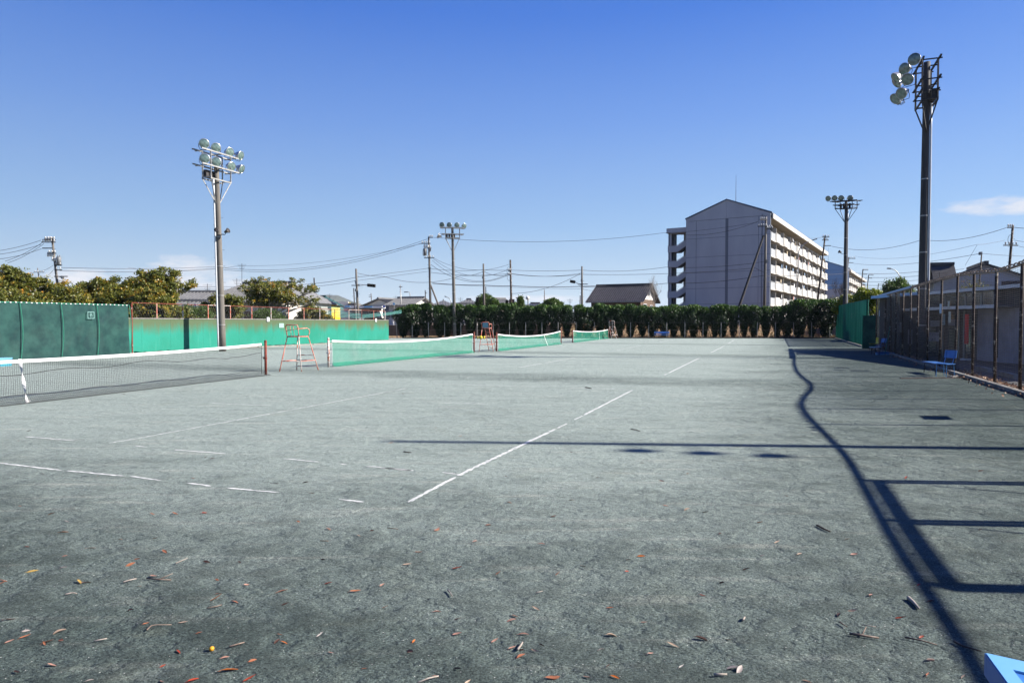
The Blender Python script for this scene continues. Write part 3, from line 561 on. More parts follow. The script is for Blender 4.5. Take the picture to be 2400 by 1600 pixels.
def light_pole(base, Ht, label, bar_ang, face_ang, rows, lamps, zf, r0=.2, r1=.13, conduit=(-1, 0), topmost=None, speakers=None, ball=True, bars_out=.35, lean=(0, 0), cmat='white_pvc', pmat='concrete_pole', fmat='galv'):
    t = top('floodlight_pole', label, 'floodlight pole', tuple(base), group='floodlight poles round the courts')
    bd = Vector((math.cos(bar_ang), math.sin(bar_ang), 0)); fd = Vector((math.cos(face_ang), math.sin(face_ang), 0)); rr = lambda z: r0 + (r1 - r0) * z / Ht
    ax = lambda z: base + Vector((lean[0] * z / Ht, lean[1] * z / Ht, z))
    mb = MB(); mb.path([ax(Ht * i / 10) for i in range(11)], 0, 20, [rr(Ht * i / 10) for i in range(11)]); mb.build('pole', M_[pmat], t, smooth=True)
    z = 1.6
    while z < zf - 2:
        inst(RING, 'band', t, Matrix.Translation(ax(z)) @ Matrix.Diagonal((rr(z) + .012, rr(z) + .012, 1, 1))); z += 1.75
    cd = Vector((conduit[0], conduit[1], 0)).normalized()
    mb = MB(); mb.path([ax(z) + cd * (rr(z) + .055) for z in [.15 + (zf - .1) * i / 10 for i in range(11)]], .05, 10); mb.build('conduit', M_[cmat], t, smooth=True)
    sb = MB(); 
    for i in range(14):
        z = 2.2 + i * (zf - 3.4) / 14; a = math.pi * (i % 2) + .5; v = Vector((math.cos(a), math.sin(a), 0)); sb.tube(ax(z), ax(z) + v * (rr(z) + .13), .01, None, 5)
    sb.build('climbing_bolts', M_['dark_steel'], t, kind='stuff')
    # frame of the lamp platform
    hl = rows[0][1]; zt = rows[0][0]
    for k in (-1, 1):
        for q in (-1, 1):
            foot = ax(zf - 1.35) + bd * k * rr(zf) ; cor = ax(zf) + bd * k * .78 + fd * q * .32
            mb = MB(); mb.beam(foot, cor, .045, .045); mb.build('brace', M_[fmat], t)
            mb = MB(); mb.beam(cor, Vector((cor.x, cor.y, zt + base.z)), .06, .06); mb.build('upright', M_[fmat], t)
    for q in (-1, 1):
        mb = MB(); mb.beam(ax(zf) + bd * -.82 + fd * q * .32, ax(zf) + bd * .82 + fd * q * .32, .07, .07); mb.build('platform_rail', M_[fmat], t)
    for k in (-1, 1):
        mb = MB(); mb.beam(ax(zf + .08) + bd * k * .78 - fd * .36, ax(zf + .08) + bd * k * .78 + fd * .36, .06, .06); mb.build('platform_rail', M_[fmat], t)
    for z, h in rows:
        for q in (bars_out, -bars_out):
            mb = MB(); mb.beam(ax(z) - bd * h + fd * q, ax(z) + bd * h + fd * q, .075, .075); mb.build('crossarm', M_[fmat], t)
        for k in (-.8, 0, .8): 
            mb = MB(); mb.beam(ax(z - .06) + bd * k * h - fd * (bars_out + .1), ax(z - .06) + bd * k * h + fd * (bars_out + .1), .05, .05); mb.build('crossarm_tie', M_[fmat], t)
    if ball:
        for k in range(4):
            for q in (-1,):
                mb = MB(); c = ax(zf + .3) + bd * (-.62 + k * .27) + fd * q * .2; fr = Matrix.Translation(c) @ Matrix.Rotation(bar_ang, 4, 'Z'); b2 = MB(fr); b2.box(-.1, .1, -.11, .11, -.22, .24); b2.build('ballast_box', M_['dark_steel'], t)
    for off, z, yaw, pitch, out in lamps:
        yw = R(yaw); c = ax(z + .3) + bd * off + fd * out
        add_lamp(t, c, yw, R(pitch))
    if speakers:
        for z, yaw in speakers:
            v = Vector((math.cos(R(yaw)), math.sin(R(yaw)), 0)); mb = MB(); mb.path([ax(z - .12), ax(z - .15) + v * .45, ax(z) + v * .6], .02, 6)
            mb.build('speaker_arm', M_['dark_steel'], t)
            mb = MB(); Mx = Matrix.Translation(ax(z + .05) + v * .6) @ Matrix.Rotation(R(yaw), 4, 'Z') @ Matrix.Rotation(R(70), 4, 'Y'); mb.lathe([(.001, -.16), (.06, -.15), (.08, -.05), (.15, .12), (.16, .13), (.05, .1), (.001, .1)], 12, Mx); mb.build('speaker', M_['dark_steel'], t, smooth=True)
    return t
UA = math.pi / 2 - A21          # angle of the u direction
b1 = G(522, 823)
dz = b1.y
light_pole(b1, ZAT(386, dz), 'floodlight pole on the left in front of the green wall with eight lamps', UA + .0, -A21, [(ZAT(361, dz), 1.45), (ZAT(395, dz), 1.45)],
           [(-1.2, ZAT(361, dz), -62, 8, .3), (-.3, ZAT(362, dz), -55, 8, .3), (.75, ZAT(363, dz), -32, 12, .35), (1.6, ZAT(364, dz), -14, 18, .4),
            (-1.2, ZAT(395, dz), -66, 4, .3), (-.3, ZAT(395, dz), -60, 4, .3), (.85, ZAT(396, dz), -30, 16, .35), (1.65, ZAT(396, dz), -8, 24, .4)],
           ZAT(424, dz), .2, .135, (-.7, -.72), speakers=[(ZAT(545, dz), -20), (ZAT(546, dz), -75)], lean=(-.25, 0))
b2 = G(1066, 789.5); dz = b2.y = 76.0; b2.x = (1066 - 1200) / 1600 * 76
light_pole(b2, ZAT(532, dz), 'floodlight pole at the back of the court by the left end of the hedge', R(8), R(-82), [(ZAT(534, dz), 1.35), (ZAT(549, dz), 1.25)],
           [(-1.15, ZAT(534, dz), -95, 8, .2), (-.35, ZAT(534, dz), -90, 8, .2), (.5, ZAT(534, dz), -78, 6, .2), (1.3, ZAT(536, dz), -55, 10, .3), (-1.6, ZAT(558, dz), 190, -25, 0)],
           ZAT(558, dz), .2, .13, (-.2, 1), lean=(-.25, 0), cmat='galv')
b3 = Vector((.600 * 33, 33, 0)); dz = b3.y
light_pole(b3, ZAT(146, dz), 'tall floodlight pole in the right foreground just behind the rusty fence', UA, math.pi - A21, [(ZAT(152, dz), 1.2), (ZAT(197, dz), 1.2), (ZAT(222, dz), .9)],
           [(-1.3, ZAT(172, dz), 222, 6, .75), (-.35, ZAT(176, dz), 205, 14, 1.0), (.5, ZAT(182, dz), 176, 34, 1.25), (1.2, ZAT(184, dz), 172, 40, 1.1),
            (-1.2, ZAT(214, dz), 214, 28, 1.0), (-.3, ZAT(232, dz), 200, 26, 1.1), (.5, ZAT(232, dz), 190, 34, 1.25), (1.15, ZAT(226, dz), 176, 40, 1.1)],
           ZAT(246, dz), .2, .14, (.88, -.6), lean=(.05, 0), pmat='shaded_pole', fmat='dark_steel')
b4 = Vector((.4869 * 70, 70, 0)); dz = 70
light_pole(b4, ZAT(470, dz), 'floodlight pole behind the green windbreak with four lamps facing the court', R(-24), R(200), [(ZAT(471, dz), 1.25), (ZAT(480, dz), 1.0)],
           [(-1.45, ZAT(470, dz), 222, 22, .3), (-.85, ZAT(470, dz), 228, 20, .3), (-.25, ZAT(471, dz), 236, 16, .3), (.5, ZAT(472, dz), 246, 12, .2)],
           ZAT(489, dz), .2, .13, (1, -.1), speakers=[(ZAT(592, dz), 190)], lean=(.0, 0), pmat='shaded_pole', fmat='dark_steel')
# the pole just out of the frame on the right, whose shadow falls over the court
b5 = FP(-8.6, .7)
b5 = Vector((18.0, 8.56, 0))
t5 = top('floodlight_pole', 'slim floodlight pole by the fence whose long shadow crosses the foreground', 'floodlight pole', tuple(b5), group='floodlight poles round the courts')
mb = MB(); mb.path([b5 + Vector((0, 0, 12.4 * i / 8)) for i in range(9)], 0, 14, [.18 - .1 * i / 8 for i in range(9)]); mb.build('pole', M_['concrete_pole'], t5, smooth=True)
mb = MB(); mb.path([b5 + Vector((0, .2, .1 + 4.2 * i / 4)) for i in range(5)], .04, 8); mb.build('conduit', M_['galv'], t5, smooth=True)
for i in range(3):
    c = b5 + Vector((-.1, -.5 - .12 * (2 - i), 9.1 + .52 * i)); mb = MB(); mb.path([b5 + Vector((0, 0, c.z + .1)), c], .02, 6); mb.build('lamp_arm', M_['galv'], t5)
    Mx = Matrix.Translation(c) @ Matrix.Rotation(R(215), 4, 'Z') @ Matrix.Rotation(R(30), 4, 'Y') @ Matrix.Scale(.52, 4)
    o = inst(LM[0], 'floodlight', t5, Mx)
    q = bpy.data.objects.new('lens', LM[1]); COL.objects.link(q); q.parent = o
# ================================================================ LEFT SIDE: SCREEN, WALL, RAILING
sl0, sl1 = G(-60, 851.5), G(302, 834); sd_ = (sl1 - sl0); SLn = Vector((sd_.y, -sd_.x, 0)).normalized()
t = top('windbreak_screen', 'dark green mesh screen on the left with a stencilled B', 'screen', tuple(sl1))
def along(x, A, B):   # point of line A-B that projects to photo column x
    tt = (x - CX) / F; d = B - A; s = (A.x - tt * A.y) / (tt * d.y - d.x); return A + d * s
cols = [-60, 46, 142, 226, 302]; SH = 2.62
for i in range(4):
    a, b = along(cols[i], sl0, sl1), along(cols[i + 1], sl0, sl1); mb = MB(); vs = []; nx_, nz_ = 30, 16
    for j in range(nx_ + 1):
        for k in range(nz_ + 1):
            f, g = j / nx_, k / nz_; bow = math.sin(math.pi * f) * (.05 * math.sin(math.pi * g * .9) + .006 * math.sin(f * 21 + g * 7) + .006 * math.sin(g * 17 - f * 9))
            if i == 3 and g < .5: bow += .05 * math.sin((f * 9 + (1 - g) * 6)) * max(0, f - .5) * 2
            vs.append(a.lerp(b, f) + SLn * bow + Vector((0, 0, .04 + g * (SH - .04) + .02 * math.sin(f * math.pi * 2) * (g == 1))))
    mb.add(vs, [(j * (nz_ + 1) + k, (j + 1) * (nz_ + 1) + k, (j + 1) * (nz_ + 1) + k + 1, j * (nz_ + 1) + k + 1) for j in range(nx_) for k in range(nz_)])
    mb.build('screen_panel', M_['dark_screen'], t, smooth=True)
for x in cols[1:]:
    a = along(x, sl0, sl1); mb = MB(); mb.path([a + SLn * (.05 + .05 * math.sin(math.pi * k / 8)) + sd_.normalized() * (.08 * math.sin(math.pi * k / 8)) + Vector((0, 0, .02 + SH * k / 8)) for k in range(9)], .018, 6); mb.build('tie_rope', M_['screen_rope'], t)
mb = MB(); mb.tube(sl0 + Vector((0, 0, SH)), sl1 + Vector((0, 0, SH)), .025); mb.build('top_rail', M_['screen_rope'], t)
mb = MB(); mb.tube(sl1 + Vector((.1, .15, 0)), sl1 + Vector((.1, .15, SH + .05)), .04); mb.build('end_post', M_['rust'], t)
tie = MB(); tie.box(-.035, .035, -.02, .02, -.018, .018); TIE = tie.mesh('cable_tie', M_['white_tape'])
for i in range(32):
    inst(TIE, 'cable_tie', t, Matrix.Translation(sl0.lerp(sl1, (i + .5) / 32) + SLn * .03 + Vector((0, 0, SH + .01 * math.sin(i)))) @ Matrix.Rotation(UA, 4, 'Z'))
def text_mesh(s, size, mat, ext=.004):
    cu = bpy.data.curves.new('lettering', 'FONT'); cu.body = s; cu.size = size; cu.extrude = ext; cu.align_x = 'CENTER'; cu.align_y = 'CENTER'
    o = bpy.data.objects.new('tmp', cu); COL.objects.link(o); me = bpy.data.meshes.new_from_object(o.evaluated_get(bpy.context.evaluated_depsgraph_get())); bpy.data.objects.remove(o)
    me.materials.clear(); me.materials.append(mat); me.name = 'lettering'; return me
def face_frame(c, right, up=Vector((0, 0, 1))):
    r = Vector(right).normalized(); n = r.cross(up).normalized()
    m_ = Matrix((r, up, n)).transposed().to_4x4(); m_.translation = c; return m_
c = along(209.5, sl0, sl1) + SLn * .14 + Vector((0, 0, ZAT(738.5, along(209.5, sl0, sl1).y)))
inst(text_mesh('B', .26, M_['pale_ink']), 'lettering', t, face_frame(c, sd_))
mb = MB(face_frame(c, sd_)); 
for x0, x1, y0, y1 in ((-.17, -.14, -.17, .17), (.14, .17, -.17, .17), (-.14, .14, .14, .17), (-.14, .14, -.17, -.14)): mb.box(x0, x1, y0, y1, -.004, .004)
mb.build('lettering_frame', M_['pale_ink'], t)
blk = MB(); blk.box(-.3, .3, -.1, .1, 0, .1); BLK = blk.mesh('footing_block', M_['kerb'])
for x in (46, 142, 226): inst(BLK, 'footing_block', t, Matrix.Translation(along(x, sl0, sl1) + SLn * .22) @ Matrix.Rotation(UA, 4, 'Z'))
# strip of bare soil and kerb at the foot of the screen
mb = MB(); k0, k1 = sl0 + SLn * .35, sl1 + SLn * .35; mb.beam(k0 + Vector((0, 0, .03)), k1 + Vector((0, 0, .03)), .12, .07); mb.build('kerb', M_['kerb'], kind='structure')
bb = top('equipment_lid', 'light blue lid lying flat below the left end of the dark screen', 'lid', tuple(G(2, 862)))
mb = MB(); q = G(0, 858); fr = Matrix.Translation(q) @ Matrix.Rotation(UA, 4, 'Z'); b_ = MB(fr); b_.box(-.9, .35, -.2, .2, .28, .33); b_.build('lid_top', M_['light_blue'], bb); b_ = MB(fr); b_.box(-.88, .33, -.18, .18, 0, .275); b_.build('crate_body', simple('teal_crate', (.05, .3, .4, 1)), bb)
# green wall
w0, w1 = G(250, 832.5), G(911, 798.3); wd_ = (w1 - w0); WN = Vector((wd_.y, -wd_.x, 0)).normalized(); WH = 1.93
t = top('retaining_wall', 'long green painted concrete wall stained brown along its top', 'wall', tuple(w0))
mb = MB(); xs_ = [250, 308, 332, 400, 476, 560, 640, 700, 760, 830, 911]; ps = [along(x, w0, w1) for x in xs_]
WT = .18
def wall_seg(p, q):
    mb = MB(); vs = []; r = random.Random(int(p.x * 100)); n = 10
    for i in range(n + 1):
        c = p.lerp(q, i / n); zb = .1 + r.uniform(-.04, .05) if 0 < i < n else .09
        vs += [c + Vector((0, 0, zb)), c + Vector((0, 0, WH)), c - WN * WT + Vector((0, 0, WH)), c - WN * WT + Vector((0, 0, 0))]
    fs = [(4 * i + j, 4 * i + 4 + j, 4 * i + 4 + (j + 1) % 4, 4 * i + (j + 1) % 4) for i in range(n) for j in range(4)] + [(0, 1, 2, 3), (4 * n + 3, 4 * n + 2, 4 * n + 1, 4 * n)]
    mb.add(vs, fs); return mb
for i in range(len(ps) - 1):
    g_ = wd_.normalized() * .003; wall_seg(ps[i] + g_, ps[i + 1] - g_).build('wall_panel', M_['green_wall'], t)
mb = MB(); mb.beam(w0 - WN * WT / 2 + Vector((0, 0, WH + .027)), w1 - WN * WT / 2 + Vector((0, 0, WH + .027)), WT + .06, .05); mb.build('coping', M_['kerb'], t)
mb = MB(); mb.beam(w0 - WN * (WT / 2) + Vector((0, 0, .04)), w1 - WN * (WT / 2) + Vector((0, 0, .04)), WT + .02, .085); mb.build('footing', M_['kerb'], t)
for x in (627, 880):
    s_ = top('court_number_sign', 'small white plate on the wall coping ' + ('behind the nearer umpire chair' if x == 627 else 'near the far end of the green wall'), 'sign', tuple(along(x, w0, w1)))
    c = along(x, w0, w1) + WN * .05 + Vector((0, 0, WH)); mb = MB(face_frame(c, wd_)); mb.box(-.13, .13, -.13, .17, 0, .02); mb.build('plate', M_['sign_white'], s_)
    mb = MB(face_frame(c, wd_)); mb.lathe([(.05, .026), (.03, .026)], 12, Matrix.Translation((0, -.06, 0))); mb.build('mark', simple('teal_mark', (.1, .5, .45, 1)), s_)
s_ = top('blank_plate', 'pale green square board fixed to the green wall', 'board', tuple(along(659, w0, w1)))
c = along(659, w0, w1) + WN * .02 + Vector((0, 0, ZAT(763, along(659, w0, w1).y))); mb = MB(face_frame(c, wd_)); mb.box(-.27, .27, -.15, .17, 0, .015); mb.build('board_sheet', simple('mint_board', (.3, .55, .42, 1), (.25, .48, .38, 1), 4), s_)
# rusty railing above the wall
t = top('railing', 'rusty red and white railing on the green wall', 'railing', tuple(w0)); RH = 2.82
rp = [(313, 'rust'), (371, 'rust_orange'), (432, 'rust_white'), (491, 'rust_orange'), (543, 'rust_orange'), (593, 'rust_orange'), (638, 'rust_white'), (679, 'rust_orange'), (715, 'rust_orange'), (752, 'rust_white'), (787, 'rust'), (820, 'rust_white'), (850, 'rust'), (878, 'rust_orange'), (905, 'rust_white')]
for i, (x, mt) in enumerate(rp):
    p = along(x, w0, w1) - WN * WT / 2; mb = MB(); mb.tube(p + Vector((0, 0, WH + .03)), p + Vector((0, 0, RH)), .03); mb.build('railing_post', M_[mt], t)
    if i:
        mb = MB(); mb.tube(q_ + Vector((0, 0, RH)), p + Vector((0, 0, RH)), .02); mb.build('top_rail', M_['rust'] if i % 4 else M_['rust_white'], t)
    q_ = p
mb = MB(); a, b = along(313, w0, w1) - WN * WT / 2, along(905, w0, w1) - WN * WT / 2; n = int((b - a).length / .35)
for i in range(n * 2):
    p = a.lerp(b, i / (n * 2)); 
    for s_g in (-1, 1): mb.tube(p + Vector((0, 0, WH + .05)), p + (b - a).normalized() * .42 * s_g + Vector((0, 0, RH)), .0014, None, 3, False)
mb.build('chain_link', M_['galv'], t, kind='stuff')
# torn pale net hung behind the wall
def sheet(top_pts, bot_pts, name, label, cat, mat, n=40, wob=.12, seed=1, parent=None):
    r = random.Random(seed); mb = MB(); vs = []
    def lerpl(pts, f):
        k = f * (len(pts) - 1); i = min(int(k), len(pts) - 2); return Vector(pts[i]).lerp(Vector(pts[i + 1]), k - i)
    m_ = 6
    for i in range(n + 1):
        a, b = lerpl(top_pts, i / n), lerpl(bot_pts, i / n)
        for j in range(m_ + 1): vs.append(a.lerp(b, j / m_) + Vector((0, wob * math.sin(i * .9 + j) * math.sin(math.pi * j / m_), r.uniform(-.02, .02))))
    mb.add(vs, [(i * (m_ + 1) + j, (i + 1) * (m_ + 1) + j, (i + 1) * (m_ + 1) + j + 1, i * (m_ + 1) + j + 1) for i in range(n) for j in range(m_)])
    if parent is not None: return mb.build(name, mat, parent, smooth=True)
    return mb.build(name, mat, None, tuple(top_pts[0]), True, label, cat)
sheet([P(758, 729, 66), P(800, 730, 67), P(850, 736, 68), P(905, 733, 70), P(941, 726, 72)], [P(748, 744, 66), P(800, 744, 67), P(850, 746, 68), P(905, 739, 70), P(941, 734, 72)], 'torn_net', 'pale green torn net strung low behind the end of the wall', 'net', M_['torn_net'])
sheet([P(745, 717, 64), P(775, 719, 64), P(803, 720, 65)], [P(738, 724, 64), P(780, 731, 64), P(808, 728, 65)], 'torn_net', 'bunched pale net draped over the railing near the yellow shop', 'net', M_['torn_net'], 20, .2, 2)
mb = MB(); mb.path([along(300, w0, w1) + Vector((.5, -.3, .12)), along(303, w0, w1) + Vector((.9, -.5, .13)), along(318, w0, w1) + Vector((.6, -.5, .06)), along(340, w0, w1) + Vector((.2, -.4, .05))], .05, 8); mb.build('rolled_net', M_['screen_rope'], None, tuple(along(318, w0, w1)), True, 'rolled green net lying at the foot of the wall end', 'net roll')
# ================================================================ FOLIAGE TOOLS
def cards(name, C, size, mat, tone, asp=1.0, up=0.0, origin=(0, 0, 0), seed=0, outward=None):
    """many small leaf faces: C centres (N,3)"""
    g = np.random.default_rng(seed); N = len(C); C = np.asarray(C, float)
    d = g.normal(size=(N, 3)); 
    if outward is not None: d = d + outward * 0.9
    d[:, 2] += up; d /= np.linalg.norm(d, axis=1)[:, None]
    h = g.normal(size=(N, 3)); s = np.cross(d, h); s /= np.linalg.norm(s, axis=1)[:, None]
    L = (size * g.uniform(.6, 1.3, N))[:, None]; Wd = L / asp * .5
    nn = np.cross(d, s) * L * .12
    A = C - d * L * .5; B = C + s * Wd + nn; T = C + d * L * .5; D = C - s * Wd + nn
    V = np.stack([A, B, T, D], 1).reshape(-1, 3) - np.asarray(origin)
    me = bpy.data.meshes.new(name); me.vertices.add(4 * N); me.vertices.foreach_set('co', V.ravel().astype(np.float32))
    me.loops.add(4 * N); me.loops.foreach_set('vertex_index', np.arange(4 * N, dtype=np.int32))
    me.polygons.add(N); me.polygons.foreach_set('loop_start', np.arange(0, 4 * N, 4, dtype=np.int32)); me.polygons.foreach_set('loop_total', np.full(N, 4, np.int32))
    at = me.attributes.new('tone', 'FLOAT', 'FACE'); at.data.foreach_set('value', np.clip(np.asarray(tone, float), 0, 1).astype(np.float32))
    me.materials.append(mat); me.update(); me.validate(); return me
def obj_of(me, name, parent=None, loc=(0, 0, 0), **k):
    o = bpy.data.objects.new(name, me); COL.objects.link(o)
    if parent is not None: o.parent = parent
    o.location = loc; tag(o, **k); return o
def tree_parts(seed, height, rx, ry, trunk_h, leaf=.16, per=60, depth=4, bark='bark', leafm='leaf_ylw', spread=1.0, tr=.16, density=1.0, leafless=0.0, patch=True, flat=.6, blob=.33):
    """returns (trunk mesh, crown mesh): limbs fork into the crown, leaves sit in clumps on the outer twigs"""
    r = random.Random(seed); mb = MB(); tips = []
    def grow(p, d, L, rad, k):
        pts = [p]; q = p; dd = d.copy()
        for i in range(3):
            dd = (dd + Vector((r.uniform(-1, 1), r.uniform(-1, 1), r.uniform(-.4, .7))) * .22).normalized(); q = q + dd * L / 3; pts.append(q)
        mb.path(pts, 0, 6 if k > 1 else 4, [rad, rad * .88, rad * .75, rad * .62])
        if k <= 2: tips.append((q, k)); tips.append((pts[2], k))
        if k == 0: return
        for j in range(3 if k > 1 else r.choice((2, 3))):
            a = r.uniform(0, 2 * math.pi); out = Vector((math.cos(a) * rx, math.sin(a) * ry, 0)) / max(rx, ry)
            nd = (dd * .75 + out * spread * .8 + Vector((0, 0, r.uniform(-.1, .5)))).normalized(); grow(q, nd, L * r.uniform(.62, .88), rad * .64, k - 1)
    ns = r.choice((2, 3)) if depth > 3 else 1
    for i in range(ns):
        a = 2 * math.pi * i / ns + r.random(); d = Vector((math.cos(a) * .35 * (ns > 1), math.sin(a) * .35 * (ns > 1), 1)).normalized(); grow(Vector((math.cos(a) * .05, math.sin(a) * .05, 0)), d, trunk_h, tr, depth)
    T = np.array([t[0][:] for t in tips]); K = np.array([t[1] for t in tips])
    # scale limbs so that the tips fill the wanted crown
    mx = np.abs(T[:, 0]).max(); my = np.abs(T[:, 1]).max(); mz = T[:, 2].max()
    S = Vector((rx / mx, ry / my, height / mz)); mb.V = [(x * S.x, y * S.y, z * S.z) for x, y, z in mb.V]; T = T * np.array(S)
    g = np.random.default_rng(seed); C = []; tone = []; O = []
    cen = np.array([0, 0, height * .5])
    for t_, k in zip(T, K):
        if g.random() < leafless: continue
        m_ = int(per * density * g.uniform(.4, 1.5) * (1.0 if k < 2 else .5)); br = blob * g.uniform(.6, 1.4)
        v = g.normal(size=(m_, 3)); v /= np.linalg.norm(v, axis=1)[:, None]; v *= (g.random(m_) ** .5)[:, None] * br; v[:, 2] *= flat
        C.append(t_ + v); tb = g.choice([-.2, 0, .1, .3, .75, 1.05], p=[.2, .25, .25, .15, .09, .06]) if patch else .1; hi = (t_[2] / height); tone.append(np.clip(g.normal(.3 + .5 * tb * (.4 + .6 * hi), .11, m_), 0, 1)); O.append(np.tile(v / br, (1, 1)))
    C = np.concatenate(C); tone = np.concatenate(tone); O = np.concatenate(O)
    return mb, C, tone, O
def tree(label, cat, base, height, rx, ry, name='tree', group=None, **k):
    leafm = k.get('leafm', 'leaf_ylw'); bark = k.get('bark', 'bark'); lf = k.get('leaf', .16)
    mb, C, tone, O = tree_parts(k.pop('seed'), height, rx, ry, **{a: b for a, b in k.items()})
    t = top(name, label, cat, tuple(base), group=group, local=True)
    o = obj_of(mb.mesh('trunk', M_[bark]), 'trunk', t)
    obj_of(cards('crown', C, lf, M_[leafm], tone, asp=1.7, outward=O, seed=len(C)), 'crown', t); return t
def px_tree(label, cat, x0, x1, ytop, Y, zb=0.0, **k):
    p = P((x0 + x1) / 2, ytop, Y); rx = (x1 - x0) / 2 * Y / F * k.pop('wide', 1.02); return tree(label, cat, (p.x, Y, zb), (p.z - zb) * .97, rx, k.pop('ry', rx * .8), **k)
# trees beyond the left wall
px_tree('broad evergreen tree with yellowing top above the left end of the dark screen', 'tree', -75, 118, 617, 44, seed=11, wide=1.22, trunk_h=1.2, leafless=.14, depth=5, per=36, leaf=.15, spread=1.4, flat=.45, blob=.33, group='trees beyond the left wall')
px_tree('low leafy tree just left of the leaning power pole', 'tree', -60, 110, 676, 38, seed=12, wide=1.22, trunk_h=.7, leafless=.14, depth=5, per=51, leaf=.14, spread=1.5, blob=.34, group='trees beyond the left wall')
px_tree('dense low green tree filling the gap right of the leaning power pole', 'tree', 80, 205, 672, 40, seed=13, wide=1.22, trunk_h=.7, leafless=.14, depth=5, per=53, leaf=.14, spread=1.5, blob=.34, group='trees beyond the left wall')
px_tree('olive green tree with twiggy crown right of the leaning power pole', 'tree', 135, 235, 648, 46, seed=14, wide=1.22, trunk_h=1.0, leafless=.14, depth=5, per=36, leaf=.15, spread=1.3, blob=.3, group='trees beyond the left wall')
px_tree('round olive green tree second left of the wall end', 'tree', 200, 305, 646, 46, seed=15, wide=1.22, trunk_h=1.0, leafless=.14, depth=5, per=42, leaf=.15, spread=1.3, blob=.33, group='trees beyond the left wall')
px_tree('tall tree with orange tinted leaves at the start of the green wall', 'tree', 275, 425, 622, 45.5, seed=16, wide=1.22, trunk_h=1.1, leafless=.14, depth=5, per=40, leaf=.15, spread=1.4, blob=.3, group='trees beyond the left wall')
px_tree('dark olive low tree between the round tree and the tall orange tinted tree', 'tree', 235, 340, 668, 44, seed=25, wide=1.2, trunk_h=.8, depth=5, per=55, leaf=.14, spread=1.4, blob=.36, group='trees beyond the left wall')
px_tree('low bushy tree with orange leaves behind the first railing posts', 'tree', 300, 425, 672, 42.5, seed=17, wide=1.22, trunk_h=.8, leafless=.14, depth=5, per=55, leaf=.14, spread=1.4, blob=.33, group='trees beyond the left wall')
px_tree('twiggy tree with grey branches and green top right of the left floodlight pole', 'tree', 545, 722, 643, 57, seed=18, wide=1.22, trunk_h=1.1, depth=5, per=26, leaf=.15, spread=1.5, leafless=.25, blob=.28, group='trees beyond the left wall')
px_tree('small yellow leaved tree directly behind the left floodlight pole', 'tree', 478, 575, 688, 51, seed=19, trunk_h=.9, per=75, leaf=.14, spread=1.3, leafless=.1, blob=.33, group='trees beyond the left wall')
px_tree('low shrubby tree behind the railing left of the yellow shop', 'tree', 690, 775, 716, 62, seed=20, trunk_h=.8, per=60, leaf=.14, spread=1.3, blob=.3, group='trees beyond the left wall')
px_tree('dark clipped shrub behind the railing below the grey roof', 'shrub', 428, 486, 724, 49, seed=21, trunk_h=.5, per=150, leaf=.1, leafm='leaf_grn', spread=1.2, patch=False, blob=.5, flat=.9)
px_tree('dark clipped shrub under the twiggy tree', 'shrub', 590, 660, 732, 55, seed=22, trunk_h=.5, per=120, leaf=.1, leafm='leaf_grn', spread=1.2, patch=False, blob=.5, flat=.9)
# trees over and behind the hedge
ZR = 1.4
px_tree('round green tree behind the traffic signal on the left part of the hedge', 'tree', 1108, 1164, 694, 100, ZR, seed=31, trunk_h=1.2, per=90, leaf=.28, leafm='leaf_grn', spread=1.2, blob=.75, flat=.9, patch=False)
px_tree('small rounded green tree right of the traffic signal', 'tree', 1148, 1166, 702, 96, ZR, seed=32, trunk_h=1.2, per=60, leaf=.25, leafm='leaf_grn', spread=1.2, blob=.5, flat=.9, patch=False)
px_tree('thin sapling with a tuft of leaves beside the signal pole', 'tree', 1211, 1228, 693, 96, ZR, seed=33, trunk_h=1.6, per=16, leaf=.22, leafm='leaf_grn', spread=1, blob=.4)
px_tree('loose leafy tree poking above the middle of the hedge', 'tree', 1270, 1318, 698, 95, ZR, seed=34, trunk_h=1.2, per=45, leaf=.26, leafm='leaf_grn', spread=1.2, blob=.45)
px_tree('small leafy tree right of the signal pole above the hedge', 'tree', 1195, 1222, 708, 98, ZR, seed=35, trunk_h=1.0, per=40, leaf=.24, leafm='leaf_grn', spread=1.2, blob=.45)
px_tree('dome shaped green tree behind the shed with the blue roof edge', 'tree', 2066, 2142, 656, 80, 0.3, seed=36, trunk_h=1.6, per=150, leaf=.2, leafm='leaf_grn', spread=1.3, blob=.75, flat=.85)
px_tree('yellow green tree beside the gate gap between fence and windbreak', 'tree', 2004, 2062, 674, 66, 0.1, seed=37, trunk_h=1.4, per=80, leaf=.2, leafm='leaf_lime', spread=1.3, blob=.5, flat=.8)
px_tree('yellowing tree right behind the far floodlight pole', 'tree', 1962, 2018, 690, 74, 0.3, seed=38, trunk_h=1.3, per=60, leaf=.2, leafm='leaf_lime', spread=1.3, blob=.5)
px_tree('thin brownish tree left of the far floodlight pole', 'tree', 1948, 1990, 696, 78, 0.6, seed=39, trunk_h=1.2, per=26, leaf=.18, leafm='leaf_ylw', spread=1.2, blob=.45, leafless=.3)
for i, (x0, x1, yt, lb) in enumerate([(2036, 2062, 680, 'far dark pine left of the dome shaped tree'), (2056, 2078, 684, 'far dark pine touching the dome shaped tree'), (2018, 2040, 690, 'lowest far dark pine beside the yellow green tree')]):
    px_tree(lb, 'pine tree', x0, x1, yt, 190, ZR, name='pine_tree', seed=41 + i, trunk_h=3, per=70, leaf=.45, leafm='leaf_dark', bark='bark_dark', spread=.9, blob=1.0, flat=.6, patch=False)
